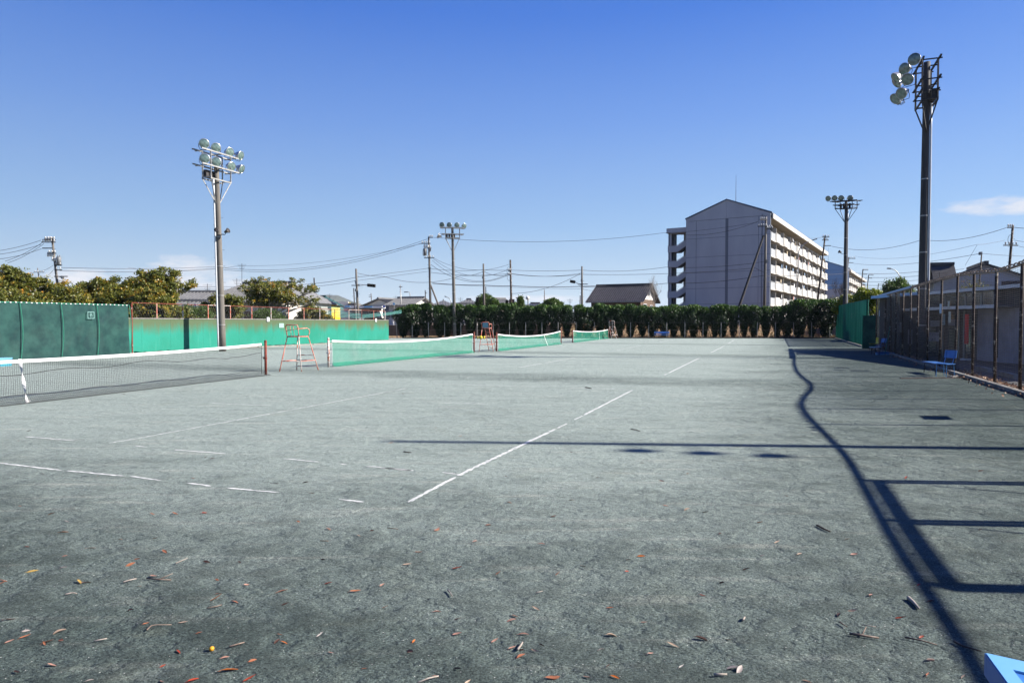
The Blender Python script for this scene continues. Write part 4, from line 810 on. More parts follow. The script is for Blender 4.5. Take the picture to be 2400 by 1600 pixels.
px_tree('bare tree with a few orange leaves seen through the rusty fence', 'tree', 2238, 2320, 640, 33, 0, seed=45, trunk_h=1.2, per=5, leaf=.07, leafm='leaf_ylw', bark='bark_dark', spread=1.3, tr=.05, blob=.25)
def bare(label, x0, x1, yt, Y, seed, zb=ZR, tr=.08, bark='bark'):
    p = P((x0 + x1) / 2, yt, Y); rx = (x1 - x0) / 2 * Y / F; mb, C, tone, O = tree_parts(seed, p.z - zb, rx, rx * .8, 1.6, depth=5, tr=tr, spread=1.0, per=3)
    t = top('bare_tree', label, 'bare tree', (p.x, Y, zb), local=True); obj_of(mb.mesh('trunk', M_[bark]), 'trunk', t)
bare('bare winter tree beside the gable of the tile roofed house', 1505, 1560, 641, 84, 51)
bare('bare dark tree between the two apartment blocks', 1938, 2000, 646, 84, 52, bark='bark_dark')
# ================================================================ HEDGE
def shrub_mesh(seed, ht=3.6, wtop=.72):
    g = np.random.default_rng(seed); C = []; tone = []; up = []
    N = 3000; z = g.beta(1.35, 1.1, N) * ht; f = z / ht
    rad = wtop * (0.3 + 0.72 * np.clip(f * 1.75, 0, 1) ** 1.2) * np.where(f > .9, 1 - (f - .9) * 5, 1)
    a = g.uniform(0, 2 * np.pi, N); lump = 1 + .22 * np.sin(a * 3 + seed + z * 2.3) + .15 * np.sin(a * 5 - z * 4)
    rr = rad * lump * g.random(N) ** .35
    C = np.stack([rr * np.cos(a), rr * np.sin(a), z + .1], 1)
    tone = np.clip(.12 + .5 * f ** 4 + g.normal(0, .16, N), 0, 1)  # sunlit top and shaded foot of the hedge painted into leaf tone
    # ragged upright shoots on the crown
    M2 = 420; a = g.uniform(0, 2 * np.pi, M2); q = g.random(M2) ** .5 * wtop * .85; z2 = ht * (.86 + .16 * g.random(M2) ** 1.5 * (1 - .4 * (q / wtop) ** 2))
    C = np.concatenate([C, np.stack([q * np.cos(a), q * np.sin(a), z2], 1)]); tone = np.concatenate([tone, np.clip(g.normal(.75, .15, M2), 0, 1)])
    O = np.stack([np.cos(np.arctan2(C[:, 1], C[:, 0])), np.sin(np.arctan2(C[:, 1], C[:, 0])), np.full(len(C), .4)], 1) * .55
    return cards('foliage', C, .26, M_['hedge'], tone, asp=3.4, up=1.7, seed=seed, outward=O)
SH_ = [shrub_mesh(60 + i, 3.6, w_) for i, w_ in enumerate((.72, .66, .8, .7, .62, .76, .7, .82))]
ORD = 'zeroth first second third fourth fifth sixth seventh eighth ninth tenth eleventh twelfth thirteenth fourteenth fifteenth sixteenth seventeenth eighteenth nineteenth'.split()
def ordn(k): return ORD[k] if k < 20 else ({2: 'twentieth', 3: 'thirtieth', 4: 'fortieth'}[k // 10] if k % 10 == 0 else {2: 'twenty ', 3: 'thirty ', 4: 'forty '}[k // 10] + ORD[k % 10])
tk = MB(); tk.path([(0, 0, 0), (.02, .01, .8), (-.01, 0, 1.8), (0, 0, 2.6)], 0, 6, [.06, .05, .04, .02]); TK = tk.mesh('stem', M_['bark_dark'])
HY = 76.6; hx = 944; i = 0; rh = random.Random(5)
while hx < 1948:
    wpx = rh.uniform(20, 28.5) if hx > 1280 else rh.uniform(21, 30)
    topy = 714 if hx < 1700 else (716 if hx < 1850 else 700)
    x = hx + rh.uniform(-3, 3); p = P(x, topy + rh.choice((-4, -2, -1, 0, 1, 2, 5)), HY + rh.uniform(-.15, .25)); s = p.z / 3.75; w_ = wpx / 2 * HY / F / .62 * rh.uniform(1.0, 1.3)
    if hx > 1850: w_ *= 1.25; wpx = 32
    lab = 'dark green conifer shrub, ' + ordn(i + 1) + ' from the left end of the back hedge'
    if hx == 944: lab = 'leftmost conifer shrub of the hedge, beside the end of the green wall'
    t = top('hedge_shrub', lab, 'hedge shrub', (p.x, p.y, 0), rh.uniform(0, 6), group='conifer shrubs of the back hedge', local=True)
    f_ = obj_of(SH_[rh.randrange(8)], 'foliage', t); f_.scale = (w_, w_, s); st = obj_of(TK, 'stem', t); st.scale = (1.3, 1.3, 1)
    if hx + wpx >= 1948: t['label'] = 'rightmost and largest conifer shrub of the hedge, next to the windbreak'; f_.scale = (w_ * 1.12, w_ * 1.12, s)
    hx += wpx; i += 1
# low wall and kerb behind the hedge
mb = MB(); a, b = P(905, 780, 79.5), P(1300, 780, 79.5); mb.box(a.x - 14, b.x, 79.4, 79.6, 0, 1.42)
mb.build('low_wall', simple('plum_low_wall', (0.09, 0.075, 0.075, 1), (0.06, 0.05, 0.05, 1), 1.5, 0.9), None, (a.x, 79.5, 0), label='low dark wall behind the left half of the hedge', cat='wall')
mb = MB(); mb.box(P(940, 0, 75.2).x, P(1975, 0, 75.2).x, 75.1, 75.35, -.02, .14); mb.build('kerb', simple('dark_timber_kerb', (0.05, 0.042, 0.038, 1), (0.03, 0.027, 0.025, 1), 2, .9), kind='structure')
# dry bank growth as ground cover
g = np.random.default_rng(9); N = 9000; X = g.uniform(P(1290, 0, 80).x, P(2080, 0, 80).x + 3, N); Yb = g.uniform(77.2, 83.5, N); zb = np.interp(Yb, [78.3, 79, 82.5, 84], [0, .08, 1.33, 1.42])
obj_of(cards('dry_growth', np.stack([X, Yb, zb + g.random(N) ** 2 * .32], 1), .24, M_['dry'], g.random(N), asp=2.6, up=1.0, seed=4), 'dry_growth', kind='stuff')
N = 2600; X = g.uniform(P(940, 0, 76).x, P(1975, 0, 76).x, N); obj_of(cards('weeds', np.stack([X, g.uniform(75.5, 77.8, N), g.random(N) ** 2 * .3], 1), .18, M_['dry'], g.random(N) * 1.0, asp=3, up=1.2, seed=5), 'weeds', kind='stuff')
# pipe posts with wire behind the hedge
t = top('wire_fence', 'thin pale wire fence on pipe posts behind the hedge', 'fence', (P(1300, 0, 75.9).x, 75.9, 0))
x = 963; pp = MB(); pp.tube((0, 0, 0), (0, 0, 1.78), .032); PP = pp.mesh('fence_post', M_['galv'])
while x < 1960:
    inst(PP, 'fence_post', t, Matrix.Translation((P(x, 0, 75.9).x, 75.9, 0))); x += 38.5 if x < 1300 else 43
mb = MB(); a, b = P(955, 0, 75.9).x, P(1965, 0, 75.9).x
for z in (.9, 1.74): mb.tube((a, 75.9, z), (b, 75.9, z), .004, None, 4)
mb.build('fence_wire', M_['galv'], t)
t = top('guardrail', 'pale road guardrail behind the hedge', 'guardrail', (20, 86, ZR)); mb = MB(); mb.box(-15, 60, 85.95, 86.05, ZR + .45, ZR + .75); mb.build('rail', M_['sign_white'], t)
ps_ = MB(); ps_.tube((0, 0, 0), (0, 0, .75), .06); PS = ps_.mesh('rail_post', M_['sign_white'])
for i in range(38): inst(PS, 'rail_post', t, Matrix.Translation((-15 + i * 2, 86.15, ZR)))
t = top('backless_bench', 'blue slatted bench standing in front of the hedge', 'bench', tuple(P(1552, 790, 74.6).xy) + (0,))
q = P(1552, 785, 74.6); fr = Matrix.Translation((q.x, 74.6, 0)); 
b_ = MB(fr); b_.box(-.87, .75, -.18, .18, .37, .41); b_.build('seat', M_['blue_plastic'], t)
for k in range(2): b_ = MB(fr); b_.box(-.82, .84, .2, .23, .52 + k * .13, .63 + k * .13); b_.build('backrest_slat', M_['blue_plastic'], t)
for x in (-.65, .6):
    for y in (-.14, .2): b_ = MB(fr); b_.tube((x, y, 0), (x, y, .37 if y < 0 else .74), .016); b_.build('leg', M_['black_tube'], t)
# ================================================================ RIGHT FENCE
FZS = [(-24, 2.95), (-14.6, 2.95), (-13.2, 3.01), (-10.6, 3.04), (-9.25, 3.06), (-7.5, 3.16), (-6.2, 3.24), (-4.8, 3.32), (-3.15, 3.36), (-1.6, 3.29), (.4, 3.15), (2.2, 3.13), (4.4, 3.24), (7, 3.33), (11.8, 3.37), (20, 3.32), (34, 3.4)]
def fz(s):   # height of the top rail: it sags and bulges along the fence
    return float(sum(np.interp(s + d, [a for a, b in FZS], [b for a, b in FZS]) for d in (-.5, 0, .5)) / 3)
t = top('court_fence', 'tall rusty wire fence with leaning posts along the right side of the court', 'fence', tuple(fA))
def s_at(x):
    tt = (x - CX) / F; return (fA.x - fA.y * tt) / (FD.y * tt - FD.x)
post_px = [2334, 2281, 2238, 2203, 2175, 2151, 2133, 2116, 2099, 2086, 2074, 2063, 2054]
post_s = [0.02] + [s_at(x) for x in post_px]; near_s = [-1.9, -3.9, -6.2, -8.4, -10.62, -12.24, -13.8, -16.2, -18.6]; alls = sorted(post_s + near_s)
rp_ = random.Random(2); leanv = {}
for s in alls:
    ln = rp_.uniform(-.02, .02); ln = {2238: .16, 2203: .12}.get(next((x for x in post_px if abs(s_at(x) - s) < 1e-6), 0), ln)
    b0 = FP(s, 0); b1_ = FP(s - ln * 2, -.03 * ln, fz(s)); mb = MB(); mb.path([b0, b0.lerp(b1_, .5) + FN * rp_.uniform(-.02, .02), b1_], .041, 10); mb.build('fence_post', M_['rust_post'], t, smooth=True)
s0, s1 = -20.0, max(alls)
mb = MB(); mb.path([FP(s, 0, fz(s)) for s in np.arange(s0, s1 + .3, .3)], .035, 8); mb.build('top_rail', M_['rust_wire'], t, smooth=True)
mb = MB(); s0b = s0; s0 = -7.0; n = int((s1 - s0) / .06)
mb.path([FP(s0 + i * .06, .03 * math.cos(i * 1.1) + .02, fz(s0 + i * .06) + .05 + .045 * math.sin(i * 1.1)) for i in range(n)], .016, 5)
mb.path([FP(s0 + i * .06, -.045 * math.cos(i * .9), fz(s0 + i * .06) + .03 - .04 * math.sin(i * .9)) for i in range(n)], .012, 5)
mb.build('lashing_rope', M_['rust_wire'], t); s0 = s0b
mb = MB(); fs_ = list(np.arange(s0, s1, 1.1)) + [s1]
nz = 62
for k in range(1, nz):
    z = k / nz
    mb.path([FP(s, .015 * math.sin(s * 2 + k * .7), .03 + z * (fz(s) - .05) + .006 * math.sin(k * 3.1 + s * 2)) for s in fs_ if s > -5], .0056, 3)
s = s0
while s < s1:
    mb.tube(FP(s, 0.0, .03), FP(s + .01, 0.0, fz(s)), .0018, None, 3, False); s += .2
mb.build('fence_wire', M_['rust_wire'], t, kind='stuff')
# tall gate frame of the near end, out of the frame, throwing its shadow on the court
tg = top('fence_gate', 'double framed rusty gate at the near end of the fence, right of the camera', 'gate', tuple(FP(-12)))
for s in (-10.62, -12.24, -13.8):
    mb = MB(); mb.tube(FP(s - .06, .14), FP(s - .06, .14, fz(s) - .02), .045); mb.build('gate_post', M_['rust_post'], tg)
mb = MB(); mb.path([FP(s, .14, fz(s) - .02) for s in np.linspace(-10.62, -13.86, 6)], .05, 10); mb.build('gate_rail', M_['rust_post'], tg)
for a_, b__ in ((-12.1, -10.8), (-13.7, -12.4)):
    mb = MB(); mb.tube(FP(a_, .15, .3), FP(b__, .15, 2.7), .014); mb.build('gate_brace', M_['rust_post'], tg)
# number plates and dark curtain on the fence
for x, y0, y1, s_txt, lb in ((2209, 712, 734, '3', 'white court number plate with a 3 hanging on the near part of the fence'), (2064, 727, 741, '', 'small pale plate near the far end of the fence')):
    s = s_at(x); p = FP(s); ya, yb2 = ZAT(y1, p.y), ZAT(y0, p.y); c = FP(s, -.07, (ya + yb2) / 2); hh = (yb2 - ya) / 2
    q = top('number_plate', lb, 'sign', tuple(c)); mb = MB(face_frame(c, FD)); mb.box(-hh * .95, hh * .95, -hh, hh, -.012, 0); mb.build('plate', M_['sign_pale'], q)
    if s_txt: inst(text_mesh(s_txt, hh * 2.2, M_['ink'], .003), 'lettering', q, face_frame(c - FN * .004, FD) @ Matrix.Translation((0, 0, .004)))
# two more plates past the frame edge; their shadows lie on the court
def cast(x, y):   # fence point whose shadow falls on the court at this place
    g = G(x, y); S = SUN_DIR; den = FD.x * -S.y + S.x * FD.y; r_ = g - fA; s = (r_.x * -S.y + S.x * r_.y) / den; t_ = (FD.x * r_.y - FD.y * r_.x) / -den * -1
    p = FP(s); return s, (p - g).to_2d().length * math.tan(R(SUN_EL)) if True else t_
for px_, py_, w_, h_, wh in ((2203, 979, .28, .16, 'nearest the camera'), (1972, 867.5, .16, .14, 'lower of two past the low bench'), (2020, 868.5, .2, .2, 'upper of two past the low bench')):
    s, z = cast(px_, py_); c = FP(s, -.06, z); q = top('number_plate', 'plain metal plate wired to the rusty fence, ' + wh, 'sign', tuple(c)); mb = MB(face_frame(c, FD)); mb.box(-w_, w_, -h_, h_, -.006, 0); mb.build('plate', M_['galv'], q)
sheet([FP(s, .06, fz(s) - .03) for s in (20.5, 23, 26, s1)], [FP(s, .08, .03) for s in (20.5, 23, 26, s1)], 'mesh_curtain', '', '', M_['dark_rail_net'], 60, .05, 3, parent=t)
mb = MB(); a, b = FP(s1 + .1, -.02, fz(s1) + .06), FP(16.5, -.02, fz(16.5) + .06); mb.beam(a, b, .08, .1); mb.build('blue_rail_cover', M_['light_blue'], t)
# kerb strip and litter along the fence
mb = MB()
for i in range(30):
    a, b = FP(-12 + i * 1.52, -.2, .045), FP(-12 + i * 1.52 + 1.5, -.2, .045); mb = MB(); mb.beam(a, b, .13, .1); mb.build('kerb', M_['kerb'], kind='structure')
g = np.random.default_rng(21); N = 3200; s_ = g.uniform(-9, 30, N); o_ = np.abs(g.normal(0, .22, N)) * np.where(g.random(N) < .7, 1, -1.4); 
C = np.stack([fA.x + FD.x * s_ + FN.x * o_, fA.y + FD.y * s_ + FN.y * o_, .02 + g.random(N) * .05], 1)
M_['litter'] = leafmat('litter_leaves', [(0, (.05, .03, .02, 1)), (.5, (.2, .1, .05, 1)), (.85, (.36, .2, .12, 1)), (1, (.5, .38, .28, 1))], .8, .1)
obj_of(cards('leaf_litter', C, .07, M_['litter'], g.random(N), asp=1.8, seed=8), 'leaf_litter', kind='stuff')
sl = MB(); 
for i, s in enumerate((-2.0, .3, 2.8, 5.6, 8.6)):
    c = FP(s, 1.15); o = top('wheel_stop', 'concrete wheel stop behind the rusty fence, ' + ordn(i + 1) + ' from the near end', 'wheel stop', tuple(c), group='concrete wheel stops behind the fence'); b_ = MB(Matrix.Translation(c) @ Matrix.Rotation(math.atan2(FD.y, FD.x), 4, 'Z')); b_.prism([(-.85, -.08, -.01), (.85, -.08, -.01), (.8, -.06, .13), (-.8, -.06, .13)], (0, .15, 0)); b_.build('stop_block', M_['kerb'], o)
# windbreak on the right
t = top('windbreak_screen', 'bright green slatted windbreak at the far right of the court', 'screen', tuple(g2030)); wdv = g1959 - g2030; zt0, zt1 = ZAT(702, g2030.y), ZAT(717, g1959.y)
WNn = Vector((wdv.y, -wdv.x, 0)).normalized(); WL_ = wdv.length; n = int(WL_ / .26); wu = wdv.normalized()
for i in range(n):
    p = g2030 + wu * (i + .5) * .26; zt_ = zt0 + (zt1 - zt0) * i / n; mb = MB(Matrix.Translation(p) @ Matrix.Rotation(math.atan2(wu.y, wu.x), 4, 'Z')); mb.box(-.065, .065, -.03, .03, .06, zt_); mb.build('slat', M_['windbreak'], t)
for i in range(10):
    p = g2030 + wdv * (i / 9) + WNn * .09; mb = MB(); mb.tube(p, p + Vector((0, 0, zt0 + (zt1 - zt0) * i / 9)), .035); mb.build('screen_post', M_['screen_rope'], t)
for k in (.02, .5, .995):
    mb = MB(); mb.tube(g2030 + WNn * .06 + Vector((0, 0, zt0 * k + .02)), g1959 + WNn * .06 + Vector((0, 0, zt1 * k + .02)), .025); mb.build('screen_rail', M_['dark_steel'], t)
inst(text_mesh('2', .6, M_['pale_ink']), 'lettering', t, face_frame(Vector((along(1997, g2030, g1959).x, along(1997, g2030, g1959).y, 2.3)) - WNn * .05, -wdv))
# low second panel in front of the near end of the windbreak
t = top('gate_screen', 'short dark green screen panel folded against the near end of the windbreak', 'screen', tuple(G(2024, 815))); a, b = G(2021, 816), G(2036, 817); b = Vector((a.x + .75, a.y - .9, 0))
mb = MB(); mb.prism([a, b, b + Vector((0, 0, 2.2)), a + Vector((0, 0, 2.2))], (.03, .03, 0)); mb.build('screen_panel', M_['dark_screen'], t)
for p in (a, b): mb = MB(); mb.tube(p, p + Vector((0, 0, 2.25)), .03); mb.build('screen_post', M_['screen_rope'], t)
mb = MB(); a, b = g2030 + Vector((-.35, -.2, .04)), g1959 + Vector((-.35, -.2, .04)); mb.beam(a, b, .15, .09); mb.build('kerb', M_['kerb'], kind='structure')
# ================================================================ SEATS BY THE FENCE
def shell_chair(label, loc, rot, sh, fr_m, sc_=1.0):
    t = top('plastic_chair' if sh == 'yellow_plastic' else 'school_chair', label, 'chair', tuple(loc)); fr = Matrix.Translation(loc) @ Matrix.Rotation(rot, 4, 'Z') @ Matrix.Scale(sc_, 4)
    b = MB(fr); n = 8; prof = [(-.2, .40), (0, .39), (.14, .4), (.2, .44), (.23, .55), (.25, .7), (.26, .76)]
    if sh == 'yellow_plastic':
        vs = []
        for x, z in prof:
            for j in range(n + 1):
                y = -.21 + .42 * j / n; vs.append((x - .05 * abs(y / .21) ** 2 * (z > .5), y * (1 - .25 * (z > .7)), z + .03 * abs(y / .21) ** 3))
        k = len(prof); b.add(vs + [(x + .012, y, z - .012) for x, y, z in vs], [(i * (n + 1) + j, i * (n + 1) + j + 1, (i + 1) * (n + 1) + j + 1, (i + 1) * (n + 1) + j) for i in range(k - 1) for j in range(n)] + [(k * (n + 1) + i * (n + 1) + j, k * (n + 1) + (i + 1) * (n + 1) + j, k * (n + 1) + (i + 1) * (n + 1) + j + 1, k * (n + 1) + i * (n + 1) + j + 1) for i in range(k - 1) for j in range(n)])
        b.build('seat_shell', M_[sh], t, smooth=True)
    else:
        b.box(-.2, .19, -.2, .2, .39, .41); b.build('seat', M_[sh], t); b = MB(fr)
        b.prism([(.2, -.2, .58), (.2, .2, .58), (.25, .2, .82), (.25, -.2, .82)], (.015, 0, 0)); b.build('backrest', M_[sh], t)
    for s in (-1, 1):
        b = MB(fr); b.path([(-.17, s * .17, 0), (-.15, s * .17, .38), (.15, s * .17, .39), (.19, s * .17, 0)], .012, 6); b.build('leg_frame', M_[fr_m], t)
        if sh != 'yellow_plastic': b = MB(fr); b.path([(.12, s * .14, .39), (.2, s * .14, .6), (.24, s * .14, .8)], .013, 6); b.build('back_tube', M_['blue_plastic'], t)
    return t
bq = G(2196, 884)
def bench(label, a, b, hw, hz, seatm, legm, board=None):
    t = top('low_bench', label, 'bench', tuple((a + b) / 2)); d = (b - a); L = d.length; fr = Matrix.Translation((a + b) / 2) @ Matrix.Rotation(math.atan2(d.y, d.x), 4, 'Z')
    q = MB(fr); q.box(-L / 2, L / 2, -hw, hw, hz - .03, hz); q.build('seat', M_[seatm], t)
    for sx in (-1, 1):
        q = MB(fr); q.path([(sx * (L / 2 - .12), -hw * .9, 0), (sx * (L / 2 - .14), -hw * .8, hz - .04), (sx * (L / 2 - .14), hw * .8, hz - .04), (sx * (L / 2 - .12), hw * .9, 0)], .014, 6); q.build('leg', M_[legm], t)
        q = MB(fr); q.tube((sx * (L / 2 - .13), -hw * .88, .12), (sx * (L / 2 - .13), hw * .88, .12), .01); q.build('cross_bar', M_[legm], t)
    q = MB(fr)
    for y in (-hw * .8, hw * .8): q.tube((-L / 2 + .13, y, hz - .05), (L / 2 - .13, y, hz - .05), .012)
    q.build('long_bar', M_[legm], t); return t
a, b = G(2180, 878), G(2214, 884); a = G(2187, 872); b = Vector((14.12, 22.35, 0))
bench('low blue bench with black tubular legs beside the near part of the rusty fence', a + Vector((-.1, .1, 0)), b, .19, .38, 'blue_plastic', 'black_tube')
shell_chair('blue school chair standing against the right end of the low bench', Vector((13.85, 21.8, 0)), .35, 'blue_plastic', 'light_blue', 1.02)
pl = [((2110, 887.5), (2262, 886), .05, .035, 'pale'), ((2225, 884), (2256, 882), .12, .04, 'bright'), ((2262, 889), (2278, 891), .12, .05, 'dark')]
for (p, q, wd, ht, k), lb in zip(pl, ('long grey batten lying on the sand in front of the low bench', 'short pale plank lying behind the end of the batten', 'short dark plank at the fence end of the batten')):
    o = top('plank', lb, 'plank', tuple(G(*p))); mb = MB(); mb.beam(G(*p) + Vector((0, 0, ht / 2)), G(*q) + Vector((0, 0, ht / 2)), wd, ht); mb.build('board', M_[{'pale': 'wood_grey', 'bright': 'kerb', 'dark': 'black_tube'}[k]], o)
c0 = G(2050, 826)
shell_chair('yellow plastic shell chair at the far end of the rusty fence', G(2047, 822), -.2, 'yellow_plastic', 'black_tube', 1.05)
shell_chair('small blue chair beside the yellow shell chair', G(2063, 826), .2, 'blue_plastic', 'black_tube', 1.0)
bench('pale blue topped bench in front of the yellow shell chair', G(2041, 831), G(2062, 831), .18, .42, 'light_blue', 'black_tube')
def brush(label, foot, tip, m1, m2, headw=.55):
    t = top('court_brush', label, 'court brush', tuple(foot)); mb = MB(); mb.tube(foot + Vector((0, 0, .08)), tip, .016); mb.build('handle', M_[m1], t)
    fr = Matrix.Translation(foot) @ Matrix.Rotation(.2, 4, 'Z'); q = MB(fr); q.box(-headw, headw, -.05, .05, .06, .11); q.build('head', M_[m2], t)
    q = MB(fr)
    for i in range(24): x = -headw + headw * 2 * (i + .5) / 24; q.prism([(x - .018, -.05, .0), (x + .018, -.05, 0), (x + .014, -.04, .06), (x - .014, -.04, .06)], (0, .09, 0))
    q.build('bristles', M_['light_blue'], t, kind='stuff')
bz = lambda x, y, Y: P(x, y, Y)
brush('green handled court brush leaning on the fence by the blue chair', G(2074, 831), P(2086, 765, 38.6), 'screen_rope', 'blue_plastic')
brush('dark handled court brush leaning beside the green handled one', G(2068, 829), P(2083, 757, 38.8), 'black_tube', 'blue_plastic', .4)
# blue board table whose corner enters the frame at the bottom right
TZ = .42; c1, c2, c3 = G(2311, 1529, TZ), G(2460, 1562, TZ), G(2363, 1600, TZ)
ex = (c2 - c1).normalized(); ey = (c3 - c1).normalized(); ey = (ey - ex * ey.dot(ex)).normalized()
ey = (c3 - c1).normalized()
t = top('low_table', 'light blue wooden low table with a dark blue centre at the bottom right corner', 'table', (c1.x, c1.y, 0))
Lx, Ly = 1.2, .75; TH = .05
P4 = lambda a, b, z: c1 + ex * a + ey * b + Vector((0, 0, z))
gi = G(2374, 1568, TZ) - c1; dt_ = ex.x * ey.y - ex.y * ey.x; fx = (gi.x * ey.y - gi.y * ey.x) / dt_; fw = (ex.x * gi.y - ex.y * gi.x) / dt_; print('table frame', fx, fw)
for a0, a1, b0_, b1_ in ((0, Lx, 0, fw), (0, Lx, Ly - fw, Ly), (0, fx, fw, Ly - fw), (Lx - fx, Lx, fw, Ly - fw)):
    mb = MB(); mb.prism([P4(a0, b0_, -TH), P4(a1, b0_, -TH), P4(a1, b1_, -TH), P4(a0, b1_, -TH)], (0, 0, TH)); mb.build('frame_board', M_['light_blue'], t)
mb = MB(); mb.prism([P4(fx, fw, -TH), P4(Lx - fx, fw, -TH), P4(Lx - fx, Ly - fw, -TH), P4(fx, Ly - fw, -TH)], (0, 0, TH - .008)); mb.build('centre_panel', M_['blue_plastic'], t)
mb = MB(); mb.prism([P4(-.004, -.004, -.09), P4(Lx, -.004, -.09), P4(Lx, .02, -.09), P4(-.004, .02, -.09)], (0, 0, .086)); mb.prism([P4(-.004, .021, -.09), P4(.02, .021, -.09), P4(.02, Ly, -.09), P4(-.004, Ly, -.09)], (0, 0, .086)); mb.build('apron', M_['blue_plastic'], t)
for a_, b__ in ((.12, .12), (Lx - .12, .12), (.12, Ly - .1), (Lx - .12, Ly - .1)): p = P4(a_, b__, -.09); mb = MB(); mb.beam((p.x, p.y, 0), p, .05, .05); mb.build('leg', M_['black_tube'], t)
# ================================================================ CLUBHOUSE AND HOUSES ON THE RIGHT
kA, kB = Vector((20.2, 20.0, 0)), Vector((22.6, 42.0, 0)); kd = (kB - kA).normalized(); KL = (kB - kA).length
KF = Matrix.Translation(kA) @ Matrix.Rotation(math.atan2(kd.y, kd.x), 4, 'Z')   # local x along the facade, -y ... +y = left (towards court)
t = top('clubhouse', 'low clubhouse with shuttered windows and Japanese notices behind the rusty fence', 'building', tuple(kA))
def kbox(name, mat, x0, x1, y0, y1, z0, z1, **k): b = MB(KF); b.box(x0, x1, y0, y1, z0, z1); return b.build(name, M_[mat], t, **k)
kbox('wall', 'club_wall', 0, KL, -6, 0, 0, 3.2)
kbox('roof', 'tile_grey', -.3, KL + .3, -6.3, .35, 3.2, 3.32); kbox('roof_edge', 'sign_white', -.3, KL - 6, .36, .4, 3.16, 3.3); kbox('roof_edge', 'light_blue', KL - 5.95, KL + .3, .36, .4, 3.2, 3.36)
kbox('canopy', 'tile_grey', 8.5, 16.5, .02, .95, 2.38, 2.46); kbox('canopy_edge', 'sign_white', 8.5, 16.5, .955, 1.0, 2.34, 2.48)
def kx(px):  # facade coordinate seen in photo column px
    tt = (px - CX) / F; return (kA.x - kA.y * tt) / (kd.y * tt - kd.x)
for x0, x1, z0, z1 in ((2178, 2215, 2.5, 3.1), (2219, 2262, 2.5, 3.1), (2266, 2300, 2.45, 3.1), (2304, 2330, 2.45, 3.1)):
    a_, b__ = sorted((kx(x0), kx(x1))); w_ = kbox('window', 'glass_dark', a_, b__, .01, .05, z0, z1); 
    b = MB(KF); 
    for q0, q1, r0, r1 in ((a_, b__, z0 - .05, z0), (a_, b__, z1, z1 + .05), (a_ - .05, a_, z0, z1), (b__, b__ + .05, z0, z1)): b.box(q0, q1, .01, .07, r0, r1)
    b.build('frame', M_['galv'], w_)
for x0, x1 in ((2180, 2196), (2226, 2250), (2262, 2278)):
    a_, b__ = sorted((kx(x0), kx(x1))); kbox('door', 'glass_dark', a_, b__, .012, .055, 0.05, 2.1)
for x in (2252, 2264, 2214): a_ = kx(x); kbox('door_frame', 'galv', a_ - .04, a_ + .04, .06, .1, 0, 2.3)
for x0, x1, y0, y1, Yr in ((2182, 2210, 781, 805, 0), ):
    a_, b__ = sorted((kx(x0), kx(x1))); ym = 31.5; z0, z1 = ZAT(y1, ym), ZAT(y0, ym)
    s_ = kbox('notice_board', 'club_panel', a_, b__, .13, .15, z0, z1)
    for txt, dzz, sz_ in (('テニスコート', .1, .19), ('入 口', -.14, .2)):
        cc = KF @ Vector(((a_ + b__) / 2, .156, (z0 + z1) / 2 + dzz)); o = inst(text_mesh(txt, sz_, M_['ink'], .002), 'lettering', t, face_frame(cc, -kd)); o.parent = s_; o.matrix_local = Matrix.Translation(-Vector(WL[s_.name])) @ face_frame(cc, -kd)
for x0, x1, y0, y1, mt in ((2187, 2209, 751, 765, 'club_panel'), (2229, 2254, 748, 763, 'club_panel'), (2210, 2221, 736, 761, 'sign_pale'), (2096, 2120, 755, 778, 'club_panel'), (2134, 2144, 772, 806, 'club_panel')):
    a_, b__ = sorted((kx(x0), kx(x1))); Ym = (KF @ Vector(((a_ + b__) / 2, 0, 0))).y; n_ = kbox('notice', mt, a_, b__, .125, .14, ZAT(y1, Ym), ZAT(y0, Ym))
    b = MB(KF); zz0, zz1 = ZAT(y1, Ym), ZAT(y0, Ym)
    for k in range(4): b.box(a_ + .06, b__ - .06 - .12 * (k % 2), .1405, .143, zz0 + (zz1 - zz0) * (.16 + .2 * k), zz0 + (zz1 - zz0) * (.2 + .2 * k))
    b.build('print_line', M_['dark_steel'], n_)
# lighter rendered wing at the near end
kbox('wing_wall', 'club_panel', 0.3, kx(2296), .02, .1, 0, 2.35); kbox('wing_band', 'club_wall', 0.3, kx(2296), .101, .2, 2.36, 2.5)
kbox('wing_door', 'dark_steel', kx(2346), kx(2340), .105, .13, .2, 1.9); kbox('downpipe', 'sign_white', kx(2347) , kx(2344.5), .2, .27, 2.5, 3.2)
t = top('banner', 'narrow red vertical banner on a stand beside the clubhouse wall', 'banner', tuple(KF @ Vector((kx(2298), 1.0, 0)))); 
def kbox2(name, mat, x0, x1, y0, y1, z0, z1): b = MB(KF); b.box(x0, x1, y0, y1, z0, z1); return b.build(name, M_[mat], t)
xb = kx(2299); kbox2('banner_cloth', 'red', xb - .16, xb + .16, .6, .62, .75, 2.1); kbox2('banner_pole', 'galv', xb + .18, xb + .21, .6, .63, 0, 2.2); kbox2('banner_base', 'sign_white', xb - .2, xb + .25, .5, .75, 0, .08)
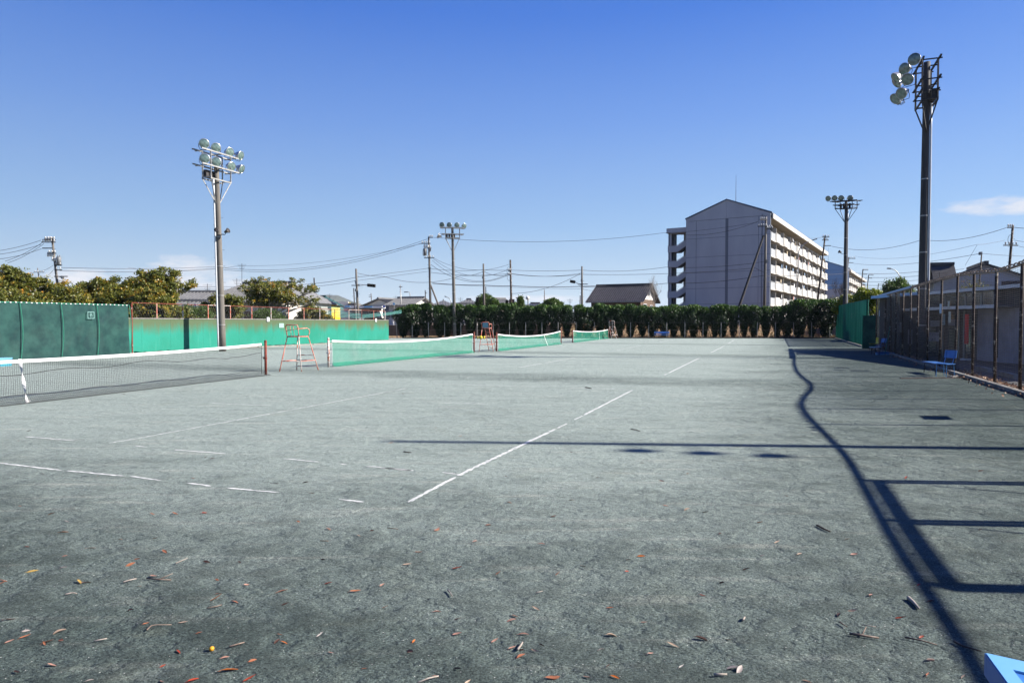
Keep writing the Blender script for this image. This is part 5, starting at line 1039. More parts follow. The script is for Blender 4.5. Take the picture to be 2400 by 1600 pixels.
# ------------------------------------------------ houses
def gable_house(name, label, c, rotz, L, W, ev, rg, wall, roof, z0=0.0, over=.5, windows=(), ribs=.3, gable_mat=None, band=None, hip=0.0, ridge_tile=True, cat='house'):
    """local x along the ridge, windows: (side, along, z, w, h); side 0=-y, 1=+x gable, 2=-x gable"""
    t = top(name, label, cat, (c[0], c[1], z0), rotz, local=True)
    b = MB(); b.box(-L / 2, L / 2, -W / 2, W / 2, 0, ev); b.build('wall', M_[wall], t)
    for s in (-1, 1):
        if hip == 0: b = MB(); b.prism([(s * (L / 2 - .004), -W / 2, ev), (s * (L / 2 - .004), W / 2, ev), (s * (L / 2 - .004), 0, rg - .12)], (-s * .15, 0, 0)); b.build('gable', M_[gable_mat or wall], t)
    hx_ = L / 2 + over; hw = W / 2 + over; sl_ = (rg - ev) / (W / 2); ze = ev - over * sl_; rx = hx_ - hip
    b = MB(); th = .12
    for s in (-1, 1): b.add([(-hx_, s * hw, ze), (hx_, s * hw, ze), (rx, 0, rg), (-rx, 0, rg), (-hx_, s * hw, ze - th), (hx_, s * hw, ze - th), (rx, 0, rg - th), (-rx, 0, rg - th)], [(0, 1, 2, 3), (7, 6, 5, 4), (0, 4, 5, 1), (1, 5, 6, 2), (3, 7, 4, 0)])
    if hip:
        for s in (-1, 1): b.add([(s * hx_, -hw, ze), (s * hx_, hw, ze), (s * rx, 0, rg)], [(0, 1, 2)])
    rf = b.build('roof', M_[roof], t)
    if ribs:
        b = MB(); n = int(2 * hx_ / ribs)
        for s in (-1, 1):
            for i in range(n + 1):
                x = -hx_ + i * 2 * hx_ / n; f = 1.0 if not hip else min(1.0, (hx_ - abs(x)) / max(hip, .01))
                if f > .05: b.beam((x, s * hw, ze + .03), (x, s * hw * (1 - f), ze + (rg - ze) * f + .03), .07, .07)
        b.build('tile_rows', M_[roof], rf, kind='stuff')
    if ridge_tile: b = MB(); b.beam((-rx, 0, rg + .08), (rx, 0, rg + .08), .3, .26); b.build('ridge', M_[roof], rf)
    for s in (-1, 1): b = MB(); b.beam((-hx_, s * (hw + .05), ze - .05), (hx_, s * (hw + .05), ze - .05), .1, .12); b.build('gutter', M_['galv'], t)
    for side, al, z, w_, h_ in windows:
        b = MB(); g2 = MB()
        if side == 0: b.box(al - w_ / 2, al + w_ / 2, -W / 2 - .03, -W / 2 - .005, z, z + h_); fr_ = [(al - w_ / 2 - .05, al + w_ / 2 + .05, -W / 2 - .06, -W / 2 - .031, a, a + .06) for a in (z - .06, z + h_)] + [(a, a + .06, -W / 2 - .06, -W / 2 - .031, z, z + h_) for a in (al - w_ / 2 - .05, al - .03, al + w_ / 2)]
        else:
            s = 1 if side == 1 else -1; xa = s * (L / 2 + .004); xb_ = s * (L / 2 + .03); x2, x3 = s * (L / 2 + .031), s * (L / 2 + .06)
            b.box(min(xa, xb_), max(xa, xb_), al - w_ / 2, al + w_ / 2, z, z + h_); fr_ = [(min(x2, x3), max(x2, x3), al - w_ / 2 - .05, al + w_ / 2 + .05, a, a + .06) for a in (z - .06, z + h_)] + [(min(x2, x3), max(x2, x3), a, a + .06, z, z + h_) for a in (al - w_ / 2 - .05, al - .03, al + w_ / 2)]
        wn = b.build('window', M_['glass_dark'], t)
        for f_ in fr_: g2.box(*f_)
        g2.build('frame', M_['sign_white'], wn)
    return t
# tile roofed house in the middle
ZT = 1.4; a = P(1374, 707, 90); b = P(1508, 704, 86.5); e0 = (b - a); ang = math.atan2(e0.y, e0.x); Lm = math.hypot(e0.x, e0.y) - 1.0; Wm = 7.0
cm_ = (a + b) / 2 + Vector((-math.sin(ang), math.cos(ang), 0)) * (Wm / 2 + .5)
gable_house('tiled_house', 'low house with a dark ribbed tile roof and white gable above the hedge', cm_, ang, Lm, Wm, 3.35, ZAT(667, 90) - ZT, 'wood_wall', 'tile_dark', ZT, .55,
            [(0, -1.5, .9, 2.2, 1.3), (0, 1.8, .9, 1.6, 1.3), (1, -1.6, 1.6, 1.4, 1.1), (1, 1.4, 1.4, 1.2, 1.2), (1, .0, 3.9, 1.2, .7)], .28, 'plaster_w')
# left-hand houses
def px_house(name, label, x0, x1, yr, ye, Y, rot, W, wall, roof, z0=1.4, **k):
    cx = P((x0 + x1) / 2, 0, Y).x; L = (x1 - x0) * Y / F / max(.3, abs(math.cos(rot))); return gable_house(name, label, (cx, Y), rot, L * k.pop('lf', .9), W, ZAT(ye, Y) - z0, ZAT(yr, Y) - z0, wall, roof, z0, **k)
px_house('long_house', 'long grey roofed house left of the left floodlight pole', 405, 492, 685, 702, 66, .12, 6, 'wood_wall', 'tile_grey', 0.5, windows=[(0, -1, .8, 1.6, 1.2), (0, 1, .8, 1.2, 1.2)], lf=.95)
px_house('long_house', 'brown lean-to house with a grey roof under the long grey roof', 425, 500, 707, 716, 58, .1, 3, 'wood_wall', 'tile_grey', 0.3, windows=[(0, 0, .6, 1.6, .9)], lf=.95)
px_house('big_house', 'large house with a dark sloping roof behind the twiggy tree', 500, 745, 664, 706, 74, -.25, 9, 'plaster', 'tile_grey', 0.5, windows=[(0, 4.6, 1.3, 1.4, 1.0), (0, 1, 1.3, 1.6, 1.1), (1, 0, 1.4, 1.5, 1.1)], hip=2.4, lf=.86)
t = px_house('shop', 'yellow shop with a dark green roof right of the large house', 728, 776, 695, 713, 110, -.12, 7, 'yellow', 'roof_green', 1.4, hip=1.5, windows=[(0, -1, .9, 1.4, 1.0)], cat='shop')
t = top('shop', 'flat roofed shop with a long white and yellow fascia', 'shop', tuple(P(800, 722, 120)))
for nm, mt, x0, x1, y0, y1, Y, d in (('wall', 'yellow', 772, 815, 709, 724, 120, 6), ('fascia', 'plaster_w', 780, 816, 706.5, 715, 119.6, .3), ('annex', 'tile_grey', 816, 834, 710, 722, 119.5, 4), ('door', 'glass_dark', 790, 800, 716, 724, 119.9, .05)):
    a, b = P(x0, y1, Y), P(x1, y0, Y); mb = MB(); mb.box(a.x, b.x, Y, Y + d, min(a.z, ZT), b.z); mb.build(nm, M_[mt], t)
t = top('depot', 'white building with a blue and white canopy left of the white gabled houses', 'building', tuple(P(860, 720, 105)))
for nm, mt, x0, x1, y0, y1, Y, d in (('wall', 'plaster_w', 840, 890, 722, 745, 105.5, 5), ('canopy', 'sign_white', 834, 895, 717, 722, 104, 3), ('canopy_band', 'light_blue', 853, 872, 717.2, 720.5, 103.9, .08), ('canopy_band', 'light_blue', 808, 820, 716.5, 720, 104.9, .08), ('canopy', 'sign_white', 808, 834, 716, 722, 105, 2), ('shutter', 'plaster_g', 845, 862, 727, 744, 105.3, .15), ('shutter', 'glass_dark', 866, 884, 726, 744, 105.3, .15)):
    a, b = P(x0, y1, Y), P(x1, y0, Y); mb = MB(); mb.box(a.x, b.x, Y, Y + d, a.z, b.z); mb.build(nm, M_[mt], t)
px_house('gabled_house', 'white gabled house with a grey lower wall left of the blue mirror sign', 886, 930, 701, 716, 112, 1.15, 6.0, 'plaster_g', 'tile_grey', 1.4, gable_mat='plaster_w', lf=.7, windows=[(2, 0, 1.0, 1.4, .9)], ribs=.4)
px_house('gabled_house', 'wide tile roofed house with a white side gable behind the first utility pole', 930, 992, 698, 714, 104, -.35, 7, 'plaster_w', 'tile_grey', 1.4, lf=.85, windows=[(1, 0, 1.4, 1.3, 1), (0, -1.5, 1.0, 1.6, 1)], ribs=.4)
px_house('gabled_house', 'grey roofed house between the first utility pole and the back floodlight pole', 1012, 1062, 704, 715, 112, .1, 7, 'plaster', 'tile_grey', 1.4, hip=2.0, windows=[(0, 0, .8, 1.6, 1)], ribs=.4)
px_house('gabled_house', 'wide grey tiled house right of the back floodlight pole', 1070, 1125, 702, 715, 108, -.05, 7, 'plaster', 'tile_grey', 1.4, windows=[(0, -1, .8, 1.8, 1)], hip=1.8, ribs=.4)
px_house('gabled_house', 'low white walled house peeking over the hedge right of the back floodlight pole', 1062, 1102, 713, 718, 92, .1, 4, 'plaster_w', 'tile_grey', 1.4, windows=[(0, 0, .5, 1.2, .6)], ribs=.4)
px_house('gabled_house', 'grey roofed house between the two traffic signals', 1148, 1180, 700, 715, 116, .6, 6, 'plaster', 'tile_grey', 1.4, windows=[(0, 0, .8, 1.4, 1)], ribs=.4)
px_house('gabled_house', 'dark roofed house beside the round lamp', 1232, 1278, 711, 716, 118, 0, 6, 'wood_wall', 'tile_dark', 1.4, hip=1.2, windows=[(0, 0, .6, 1.4, .8)], ribs=.4)
# houses behind the clubhouse
hA = gable_house('siding_house', 'house with pale lilac siding behind the clubhouse', (P(2338, 0, 60).x, 62), R(66), 7, 7.6, 5.3, ZAT(618, 59), 'siding', 'tile_dark', 0, .4, [], 0, None)
b = MB(); b.box(-3.54, -3.505, -3.79, -1.15, 0, 5.25); b.build('dark_siding', M_['siding_dark'], hA)
b = MB()
for k in range(28): b.box(-3.53, -3.502, -1.1, 3.78, .3 + k * .18, .3 + k * .18 + .014)
b.build('siding_joint', M_['plaster_g'], hA, kind='stuff')
b = MB(); b.box(-3.6, -3.545, -2.6, -2.1, 4.1, 4.5); wn = b.build('window', M_['glass_dark'], hA); b = MB()
for q in ((-2.67, -2.03, 4.03, 4.09), (-2.67, -2.03, 4.51, 4.57), (-2.67, -2.61, 4.09, 4.51), (-2.09, -2.03, 4.09, 4.51)): b.box(-3.64, -3.601, *q)
b.build('frame', M_['sign_white'], wn)
gable_house('steep_roof_house', 'house with a steep dark roof left of the siding house', (P(2243, 0, 63).x, 64.5), R(-14), 1.5, 3.0, 4.9, ZAT(617, 63), 'siding_dark', 'tile_dark', 0, .25, [(0, 0, 3.6, .6, .6)], 0)
# ================================================================ APARTMENT BLOCKS
C0 = Vector((41.5, 110.0, 0)); ROTA = math.atan2(.8545, .5195)
ap = top('apartment_building', 'six storey apartment block with a bluish windowless end wall and white balconies', 'apartment block', tuple(C0), ROTA, local=True)
AL, AW, FH, ZS = 71.5, 13.8, 2.65, 2.05; RY = 6.97; ZE, ZRG = 19.3, 22.0
mb = MB(); mb.box(.35, AL, 1.5, AW - .02, 1.3, 18.4); mb.build('wall', M_['apt_inner'], ap)
def rz(y): return ZE + (ZRG - ZE) * (y / RY if y < RY else (AW - y) / (AW - RY))
rows_ = [1.2, 4.85, 7.5, 10.15, 12.8, 15.95, 18.95]; colz = [0, .84, 1.85, 6.7, 7.1, 12.0, AW]
for i in range(6):
    for j in range(6):
        mb = MB(); ind = .03 if j == 3 else 0; mb.box(ind - .02 * 0, .3, colz[j] + .035, colz[j + 1] - .035, rows_[i] + .03, rows_[i + 1] - .03); mb.build('wall_panel', M_['apt_wall'] if j != 3 else M_['apt_joint'], ap)
mb = MB(); mb.box(.06, .28, .01, AW - .01, 1.25, 18.93); mb.build('wall_joints', M_['apt_joint'], ap)
for a_, b__ in ((0, RY - .01), (RY + .01, AW)):
    mb = MB(); mb.prism([(0, a_, 18.97), (0, b__, 18.97), (0, b__, rz(b__)), (0, a_, rz(a_))], (.3, 0, 0)); mb.build('gable_panel', M_['apt_wall'], ap)
mb = MB()
for (ya, yb_) in ((-.2, RY), (AW + .1, RY)):
    za, zb_ = rz(max(0, min(AW, ya))), rz(yb_); mb.add([(-.12, ya, za + .02), (AL + .3, ya, za + .02), (AL + .3, yb_, zb_ + .02), (-.12, yb_, zb_ + .02), (-.12, ya, za + .2), (AL + .3, ya, za + .2), (AL + .3, yb_, zb_ + .2), (-.12, yb_, zb_ + .2)], [(0, 3, 2, 1), (4, 5, 6, 7), (0, 1, 5, 4), (1, 2, 6, 5), (3, 0, 4, 7)])
mb.build('roof', M_['apt_roof'], ap)
mb = MB(); mb.box(.31, AL, -.35, -.15, 18.45, 19.25); mb.build('roof_fascia', M_['apt_white'], ap)
mb = MB(); mb.box(.31, AL, -.149, 1.49, 18.42, 18.6); mb.build('soffit', M_['apt_inner'], ap)
wl = MB(); wl.box(0, 3.4, 0, .06, 0, 1.05); G_RAIL = wl.mesh('railing', M_['apt_grey'])
wb = MB(); wb.prism([(0, -.16, 0), (3.25, -.16, 0), (3.45, .03, 0), (-.2, .03, 0)], (0, 0, 1.22)); G_PAN = wb.mesh('balcony_panel', M_['apt_white'])
wc = MB(); wc.box(0, 1.7, 0, .05, 0, 1.9); G_WIN = wc.mesh('window', M_['glass_dark'])
wf = MB(); wf.box(0, .1, 0, 1.35, 0, 2.2); G_DIV = wf.mesh('divider', M_['apt_white'])
BAY = 7.1
for f in range(6):
    z = ZS + FH * f; mb = MB(); ys = []
    for i in range(11):
        x = .32 + i * BAY; ys += [(x, -.06), (x + 3.5, -.06), (x + 3.9, -.3), (x + 6.9, -.3)] if i < 10 else [(AL, -.06)]
    ys = [(min(x, AL), y) for x, y in ys]; n = len(ys)
    mb.add([(x, y, z - .28) for x, y in ys] + [(x, y, z + .02) for x, y in ys] + [(x, 1.49, z - .16) for x, y in ys] + [(x, 1.49, z + .02) for x, y in ys],
           [(i, i + 1, n + i + 1, n + i) for i in range(n - 1)] + [(n + i, n + i + 1, 3 * n + i + 1, 3 * n + i) for i in range(n - 1)] + [(i + 1, i, 2 * n + i, 2 * n + i + 1) for i in range(n - 1)])
    mb.build('balcony_slab', M_['apt_white'], ap)
    for i in range(10):
        x = .35 + i * BAY
        inst(G_RAIL, 'railing', ap, Matrix.Translation((x + .05, -.04, z + .03))); inst(G_PAN, 'balcony_panel', ap, Matrix.Translation((x + 3.65, -.08, z + .0)))
        inst(G_DIV, 'divider', ap, Matrix.Translation((x + 5.2, .12, z + .03)))
        for k in (.6, 4.0) if f < 6 else (): inst(G_WIN, 'window', ap, Matrix.Translation((x + k, 1.44, z + .03)))
st = MB(); hd = MB()
for f in range(7):
    z = ZS + FH * f - 1.4
    if f == 6: break
    sh_ = MB(); y0, ym_, y1 = AW + .03, 15.6, 17.35
    sh_.prism([(1.2, y1, z + .1), (1.2, ym_, z + .1), (1.2, y0, z + 1.25), (1.2, y0, z + 2.35), (1.2, ym_, z + 1.2), (1.2, y1, z + 1.2)], (.12, 0, 0)); sh_.build('stair_parapet', M_['apt_wall'], ap)
    sh_ = MB(); sh_.prism([(1.33, y1, z + .1), (1.33, ym_, z + .1), (1.33, y0, z + 1.25), (1.33, y0, z + 1.4), (1.33, ym_, z + .28), (1.33, y1, z + .28)], (2.2, 0, 0)); sh_.build('stair_flight', M_['apt_joint'], ap)
    sh_ = MB(); sh_.tube((1.24, y1, z + 1.3), (1.24, ym_, z + 1.3), .04); sh_.tube((1.24, ym_, z + 1.3), (1.24, y0, z + 2.45), .04); sh_.build('handrail', M_['galv'], ap)
for a_, b__ in ((AW + .02, 15.25), (16.55, 17.3)):
    mb = MB(); mb.box(3.55, 3.7, a_, b__, 1.3, 17.3); mb.build('stair_wall', M_['apt_wall'], ap)
mb = MB(); mb.box(1.35, 3.5, 17.05, 17.3, 1.3, 17.25); mb.build('stair_wall', M_['apt_joint'], ap)
mb = MB(); mb.box(1.36, 1.6, 16.75, 17.03, 1.3, 17.25); mb.build('stair_column', M_['apt_wall'], ap)
mb = MB(); mb.box(.9, 3.9, AW + .02, 17.5, 17.3, 18.15); mb.build('stair_roof', M_['apt_wall'], ap)
mb = MB(); mb.tube((6, 6.9, 21.9), (6, 6.9, 27.2), .05, .02, 6); mb.build('lightning_rod', M_['dark_steel'], ap)
ld = MB(); ld.box(0, .8, 0, .03, 0, .9); LD = [ld.mesh('laundry', simple('laundry_' + n_, c_, None, 3, .9)) for n_, c_ in (('white', (.8, .8, .8, 1)), ('blue', (.25, .35, .5, 1)), ('rose', (.55, .3, .28, 1)), ('tan', (.5, .42, .3, 1)))]
acm = MB(); acm.box(0, .8, 0, .3, 0, .6); ACM = acm.mesh('air_conditioner', M_['plaster']); ra = random.Random(4)
for f in range(6):
    for i in range(10):
        x = .35 + i * BAY
        if ra.random() < .5: inst(LD[ra.randrange(4)], 'laundry', ap, Matrix.Translation((x + ra.uniform(.3, 5), .35, ZS + FH * f + 1.2)))
        if ra.random() < .6: inst(ACM, 'air_conditioner', ap, Matrix.Translation((x + 2.4, 1.0, ZS + FH * f + 1.9)))
dp = MB(); dp.tube((-.06, 1.3, 1.4), (-.06, 1.3, 19.2), .06); dp.build('downpipe', M_['apt_joint'], ap)
ds = MB(); ds.lathe([(.001, .0), (.2, .03), (.33, .1), (.38, .16)], 12, Matrix.Rotation(R(75), 4, 'X')); DS = ds.mesh('satellite_dish', M_['sign_white'])
for x, f in ((18.5, 5), (26, 5), (33, 4), (24, 3), (39, 4), (30.5, 2), (45, 3), (21, 1)): inst(DS, 'satellite_dish', ap, Matrix.Translation((x, -.35, ZS + FH * f + 1.5)))
ap2 = copy_tree(ap, None, (109.8, 223, 0), ROTA); bl_ = simple('blue_end_wall', (0.2, 0.42, 0.72, 1), (0.24, 0.44, 0.7, 1), 0.4, 0.8)
for ch in ap2.children:
    if ch.name.startswith('gable_panel') or (ch.name.startswith('wall_panel') and ch.data.vertices[6].co.z > 15.5): ch.data = ch.data.copy(); ch.data.materials[0] = bl_
ap2['label'] = 'second apartment block farther away on the right, mostly hidden by the first'
# ================================================================ UTILITY POLES, LAMPS, SIGNALS
def util_pole(label, bx, tx, ty, Y, arms=(), r=.15, z0=ZT, stuff=(), name='utility_pole', mt='concrete_pole', group='utility poles'):
    b = Vector((P(bx, 0, Y).x, Y, z0)); tp = P(tx, ty, Y); t = top(name, label, 'utility pole', tuple(b), group=group)
    mb = MB(); mb.path([b, b.lerp(tp, .5), tp], 0, 10, [r, r * .82, r * .64]); mb.build('pole', M_[mt], t, smooth=True)
    for y, xa, xb_, ang, ni in arms:
        z = ZAT(y, Y); f = (z - z0) / (tp.z - z0); c = b.lerp(tp, f); k = Y / F; d = Vector((math.cos(ang), math.sin(ang), 0)); a_, b__ = c + d * (xa - tx) * k, c + d * (xb_ - tx) * k
        mb = MB(); mb.beam(a_ - Vector((0, r, 0)), b__ - Vector((0, r, 0)), .09, .09); mb.build('crossarm', M_['dark_steel'], t)
        for j in range(ni):
            p = a_.lerp(b__, (j + .5) / ni) - Vector((0, r, 0)); mb = MB(); mb.lathe([(.02, .04), (.03, .12), (.08, .13), (.05, .2), (.08, .21), (.045, .3), (.001, .32)], 8, Matrix.Translation(p)); mb.build('insulator', M_['insul'], t, smooth=True)
    for kind, x, y, s in stuff:
        c = P(x, y, Y - .1)
        mb = MB()
        if kind == 'drum': mb.lathe([(.001, -.55 * s), (.26 * s, -.53 * s), (.27 * s, .45 * s), (.2 * s, .5 * s), (.05, .52 * s)], 14, Matrix.Translation(c)); mb.tube(c + Vector((.1, 0, .5 * s)), c + Vector((.1, 0, .75 * s)), .05, .03); mb.tube(c + Vector((-.1, 0, .5 * s)), c + Vector((-.1, 0, .75 * s)), .05, .03); mb.build('transformer', M_['transf'], t, smooth=True)
        if kind == 'switch':
            for i in range(3): mb.lathe([(.001, -.2), (.09, -.18), (.1, .1), (.04, .22), (.06, .26), (.001, .3)], 8, Matrix.Translation(c + Vector((i * .24 - .24, 0, 0))))
            mb.build('switchgear', M_['insul'], t, smooth=True)
        if kind == 'box': mb.box(c.x - .16 * s, c.x + .16 * s, c.y - .15, c.y + .1, c.z - .25 * s, c.z + .25 * s); mb.build('junction_box', M_['transf'], t)
        if kind == 'loop': mb.path([c + Vector((math.cos(a_) * .22 * s, 0, math.sin(a_) * .45 * s)) for a_ in np.linspace(1.2, 5.1, 10)], .018, 5); mb.build('cable_loop', M_['wire'], t)
    mb = MB(); n = 9
    for i in range(n): f = .35 + .6 * i / n; c = b.lerp(tp, f); mb.tube(c - Vector((r + .12, 0, 0)) * (1 if i % 2 else -1), c, .012, None, 4)
    mb.build('step_bolts', M_['dark_steel'], t, kind='stuff'); return t
up = {}
util_pole('leaning utility pole crowded with switchgear above the left trees', 135, 122, 556, 70, [(562, 107, 131, .2, 4), (568, 100, 131, .1, 5), (582, 99, 122, 0, 0), (594, 110, 130, 0, 3), (622, 122, 140, 0, 2), (633, 122, 139, 0, 2), (648, 119, 150, 0, 0)], .16, 0, [('switch', 112, 561, 1), ('switch', 118, 597, 1), ('drum', 138, 611, .8), ('switch', 129, 607, 1), ('box', 147, 650, .6)])
util_pole('small distant utility pole left of the leaning one', 90, 88, 628, 120, [(638, 79, 104, 0, 4)], .12)
util_pole('utility pole with transformer and two crossarms left of the back floodlight pole', 1007.5, 1004.8, 555, 88, [(571, 987, 1009, 0, 4), (604.5, 993, 1017, 0, 4), (557, 1005, 1015, 0, 3), (629, 1001, 1009, 0, 0), (582, 1000, 1011, 0, 2)], .17, ZT, [('drum', 996, 590, .85), ('box', 1008, 585, .8), ('loop', 994, 592, 1), ('switch', 999, 577, .8)])
t = top('brace_pole', 'slanting brace pole propping the pole with the transformer', 'brace pole', tuple(P(1030, 718, 88))); mb = MB(); mb.tube(P(1030, 721, 88), P(1009, 667, 88), .12, .1); mb.build('pole', M_['concrete_pole'], t)
util_pole('plain round topped utility pole right of the back floodlight pole', 1134.5, 1133, 618, 88, [], .17, ZT, [('box', 1132, 650, .7)])
util_pole('taller plain pole with cable loops right of the plain pole', 1199.5, 1196, 609, 86, [(635, 1190, 1197, 0, 2), (645, 1190, 1197, 0, 2)], .17, ZT, [('loop', 1193, 649, 1), ('loop', 1192, 634, 1)], mt='rust_post')
util_pole('utility pole left of the tile roofed house', 1366.5, 1364, 624, 88, [(666, 1356, 1377, 0, 0)], .16, ZT, [('box', 1363, 657, .6)])
util_pole('utility pole with a signal arm above the depot', 836, 834.5, 630, 80, [(669, 823, 842, 0, 0)], .17, 0.5, [('box', 835, 662, .7), ('box', 834.5, 680, .6)])
util_pole('thin pole with a cable loop left of the yellow shop', 736.5, 736, 651, 85, [(684.5, 730, 745, 0, 2)], .12, 0.5, [('loop', 733, 676, 1)], mt='dark_steel')
util_pole('thin short pole beside the signal arm pole', 829, 829, 675, 84, [], .09, .5, mt='dark_steel')
util_pole('distant steel pole with stacked arms above the depot', 871, 869.5, 687, 140, [(692, 864, 869, 0, 0), (696, 864, 869, 0, 0)], .12)
util_pole('pale thin pole behind the wide tile roofed house', 939, 938, 667, 100, [(672, 935, 943, 0, 0)], .09, mt='galv')
util_pole('thin dark pole with a small lamp bracket left of the first utility pole', 996.5, 996.5, 680, 90, [(686, 996, 1000, 0, 0)], .09, mt='dark_steel')
util_pole('far slender pole right of the round lamp', 1276.5, 1276, 679, 120, [], .1)
util_pole('short dark pole behind the left traffic signal', 1139.5, 1138.5, 672, 100, [], .1, mt='dark_steel')
util_pole('short dark pole beside the pole left of the tile roofed house', 1360.5, 1360, 692, 96, [], .1, mt='dark_steel')
util_pole('main utility pole in front of the apartment end wall corner', 1798.5, 1795.5, 508, 84, [(516, 1777, 1797, .3, 4), (531, 1775, 1797, 0, 4), (537, 1795, 1812, 0, 3)], .19, ZT, [('drum', 1808, 535, .5), ('switch', 1803, 533, 1), ('box', 1797, 612, .7)])
t = top('brace_pole', 'long dark slanting brace pole across the apartment end wall', 'brace pole', tuple(P(1732, 716, 84))); mb = MB(); mb.tube(P(1731, 722, 83), P(1790, 552, 84), .17, .13); mb.build('pole', M_['dark_steel'], t)
util_pole('leaning dark utility pole in front of the balconies', 1919, 1934, 552, 92, [(556, 1926, 1943, 0, 3), (563, 1927, 1942, 0, 2), (576, 1934, 1949, 0, 0)], .15, ZT, mt='rust_post')
util_pole('utility pole just right of the far floodlight pole', 1984, 1989, 603, 120, [(606, 1989, 2004, 0, 3), (616, 1989, 2000, 0, 0)], .15, ZT, [('switch', 1991, 634, 1)], mt='rust_post')
util_pole('dark pole with a lamp and bracket past the second apartment block', 2021, 2022.5, 631, 140, [(633, 2022, 2034, 0, 3), (643, 2022, 2032, 0, 0)], .15, ZT, [('loop', 2030, 660, 1.6)], mt='dark_steel')
util_pole('thinner dark pole right of the one with the bracket', 2034.5, 2036, 644, 150, [(645, 2036, 2047, 0, 3), (652, 2036, 2044, 0, 0)], .14, ZT, mt='dark_steel')
util_pole('distant pole above the far dark pines', 2059, 2059, 664, 190, [(666, 2059, 2069, 0, 0)], .15, ZT, mt='dark_steel')
util_pole('utility pole behind the siding house at the right edge', 2367, 2374, 528, 62, [(534, 2357, 2373, .1, 3), (575.5, 2352, 2388, .1, 4)], .15, 0, [('loop', 2368, 562, 1)], mt='rust_post')
util_pole('short pole with a box above the roof of the steep roofed house', 2300, 2301, 591, 58, [], .08, 0, [('box', 2297.5, 594, .5)], mt='rust_post')
def street_lamp(label, bx, by, pts, head, Y, z0=ZT, r=.07):
    t = top('street_lamp', label, 'street lamp', (P(bx, 0, Y).x, Y, z0)); mb = MB(); L = [Vector((P(bx, 0, Y).x, Y, z0))] + [P(x, y, Y) for x, y in pts]; mb.path(L, 0, 8, [r * (1 - .5 * i / len(L)) for i in range(len(L))]); mb.build('pole', M_['galv'], t, smooth=True)
    a, b = P(*head[:2], Y), P(*head[2:], Y); mb = MB(); mb.beam(a, b, .3, .12); mb.build('lamp_head', M_['dark_steel'], t)
street_lamp('tall curved street lamp in front of the balconies', 1871, 703, [(1871, 640), (1871, 596), (1873, 585), (1880, 575), (1892, 567), (1906, 562)], (1905, 562.5, 1914, 560), 88)
street_lamp('curved street lamp above the dome shaped tree', 2110, 700, [(2110, 662), (2109, 648), (2104, 639), (2096, 632), (2086, 629.5)], (2087, 629.5, 2080, 629), 84)
street_lamp('small curved street lamp left of the back floodlight pole', 1057, 715, [(1057, 708), (1055, 701), (1050, 697), (1045, 695.5)], (1046, 695.5, 1042, 694.5), 112)
street_lamp('tiny street lamp over the wide tile roofed house', 961, 715, [(961, 690), (960, 685), (955, 683.5)], (956, 684, 947, 684.5), 118)
street_lamp('street lamp on a short arm far left behind the leaning pole', 150, 690, [(150, 662), (146, 651), (140, 648)], (141, 648.5, 148, 650), 90, 0)
t = top('globe_lamp', 'slim lamp post with a white round globe', 'lamp post', (P(1238, 0, 100).x, 100, ZT)); mb = MB(); mb.tube((P(1238, 0, 100).x, 100, ZT), P(1237.5, 701, 100), .08); mb.build('pole', M_['galv'], t)
mb = MB(); mb.lathe([(.001, -.28), (.2, -.2), (.28, 0), (.2, .2), (.001, .28)], 12, Matrix.Translation(P(1236.5, 698, 100))); mb.build('globe', M_['plaster_w'], t, smooth=True)
def signal(label, c0, c1, Y, vert, arm=None):
    t = top('traffic_signal', label, 'traffic signal', tuple(P(*c0, Y)), group='traffic signals over the road'); a, b = P(*c0, Y), P(*c1, Y)
    mb = MB(); mb.beam(a, b, .22, .36 if not vert else .36); mb.build('housing', M_['dark_steel'], t)
    for k in range(3 if not vert else 2):
        p = a.lerp(b, (k + .5) / (3 if not vert else 2)); mb = MB(); mb.lathe([(.14, 0), (.15, .22)], 10, Matrix.Translation(p + Vector((0, -.1, 0))) @ Matrix.Rotation(R(90), 4, 'X')); mb.build('visor', M_['black_tube'], t)
    if arm:
        mb = MB(); mb.tube(P(*arm, Y), a, .035); mb.tube(P(arm[0], arm[1] + 6, Y), a.lerp(P(*arm, Y), .3), .02); mb.build('arm', M_['galv'], t)
signal('horizontal traffic signal on a long arm above the depot', (861, 668), (880, 670), 80, False, (837, 666))
signal('horizontal traffic signal on an arm left of the tile roofed house', (1348, 661), (1336, 659), 88, False, (1362, 668))
signal('upright signal box in front of the round green tree', (1119, 697), (1119, 706), 90, True)
signal('upright signal with visors on the tall plain pole', (1188, 703), (1188, 713), 85.5, True)
for x0, x1, lb in ((1193, 1197, 'left'), (1200.5, 1206, 'right')):
    t = top('signal_board', 'dark plum board on the ' + lb + ' side of the tall plain pole', 'sign', tuple(P(x0, 712, 85.6))); a, b = P(x0, 712, 85.6), P(x1, 701, 85.6); mb = MB(); mb.box(a.x, b.x, 85.55, 85.65, a.z, b.z); mb.build('board_sheet', M_['siding_dark'], t)
def round_sign(label, x, y, rpx, Y, mt, z0=ZT, post=True, w=.04):
    c = P(x, y, Y); t = top('round_sign', label, 'road sign', (c.x, Y, z0)); rr = rpx * Y / F; mb = MB(); mb.lathe([(.001, 0), (rr * .78, 0)], 20, Matrix.Translation(c + Vector((0, -.09, 0))) @ Matrix.Rotation(R(90), 4, 'X')); mb.build('sign_face', M_[mt], t)
    mb = MB(); mb.lathe([(rr * .78, .0), (rr, .0), (rr, -.02), (.001, -.02)], 20, Matrix.Translation(c + Vector((0, -.09, 0))) @ Matrix.Rotation(R(90), 4, 'X')); mb.build('sign_rim', M_['sign_white'], t)
    if post: mb = MB(); mb.tube((c.x, Y, z0), (c.x, Y, c.z + rr), w); mb.build('post', M_['galv'], t)
    return t
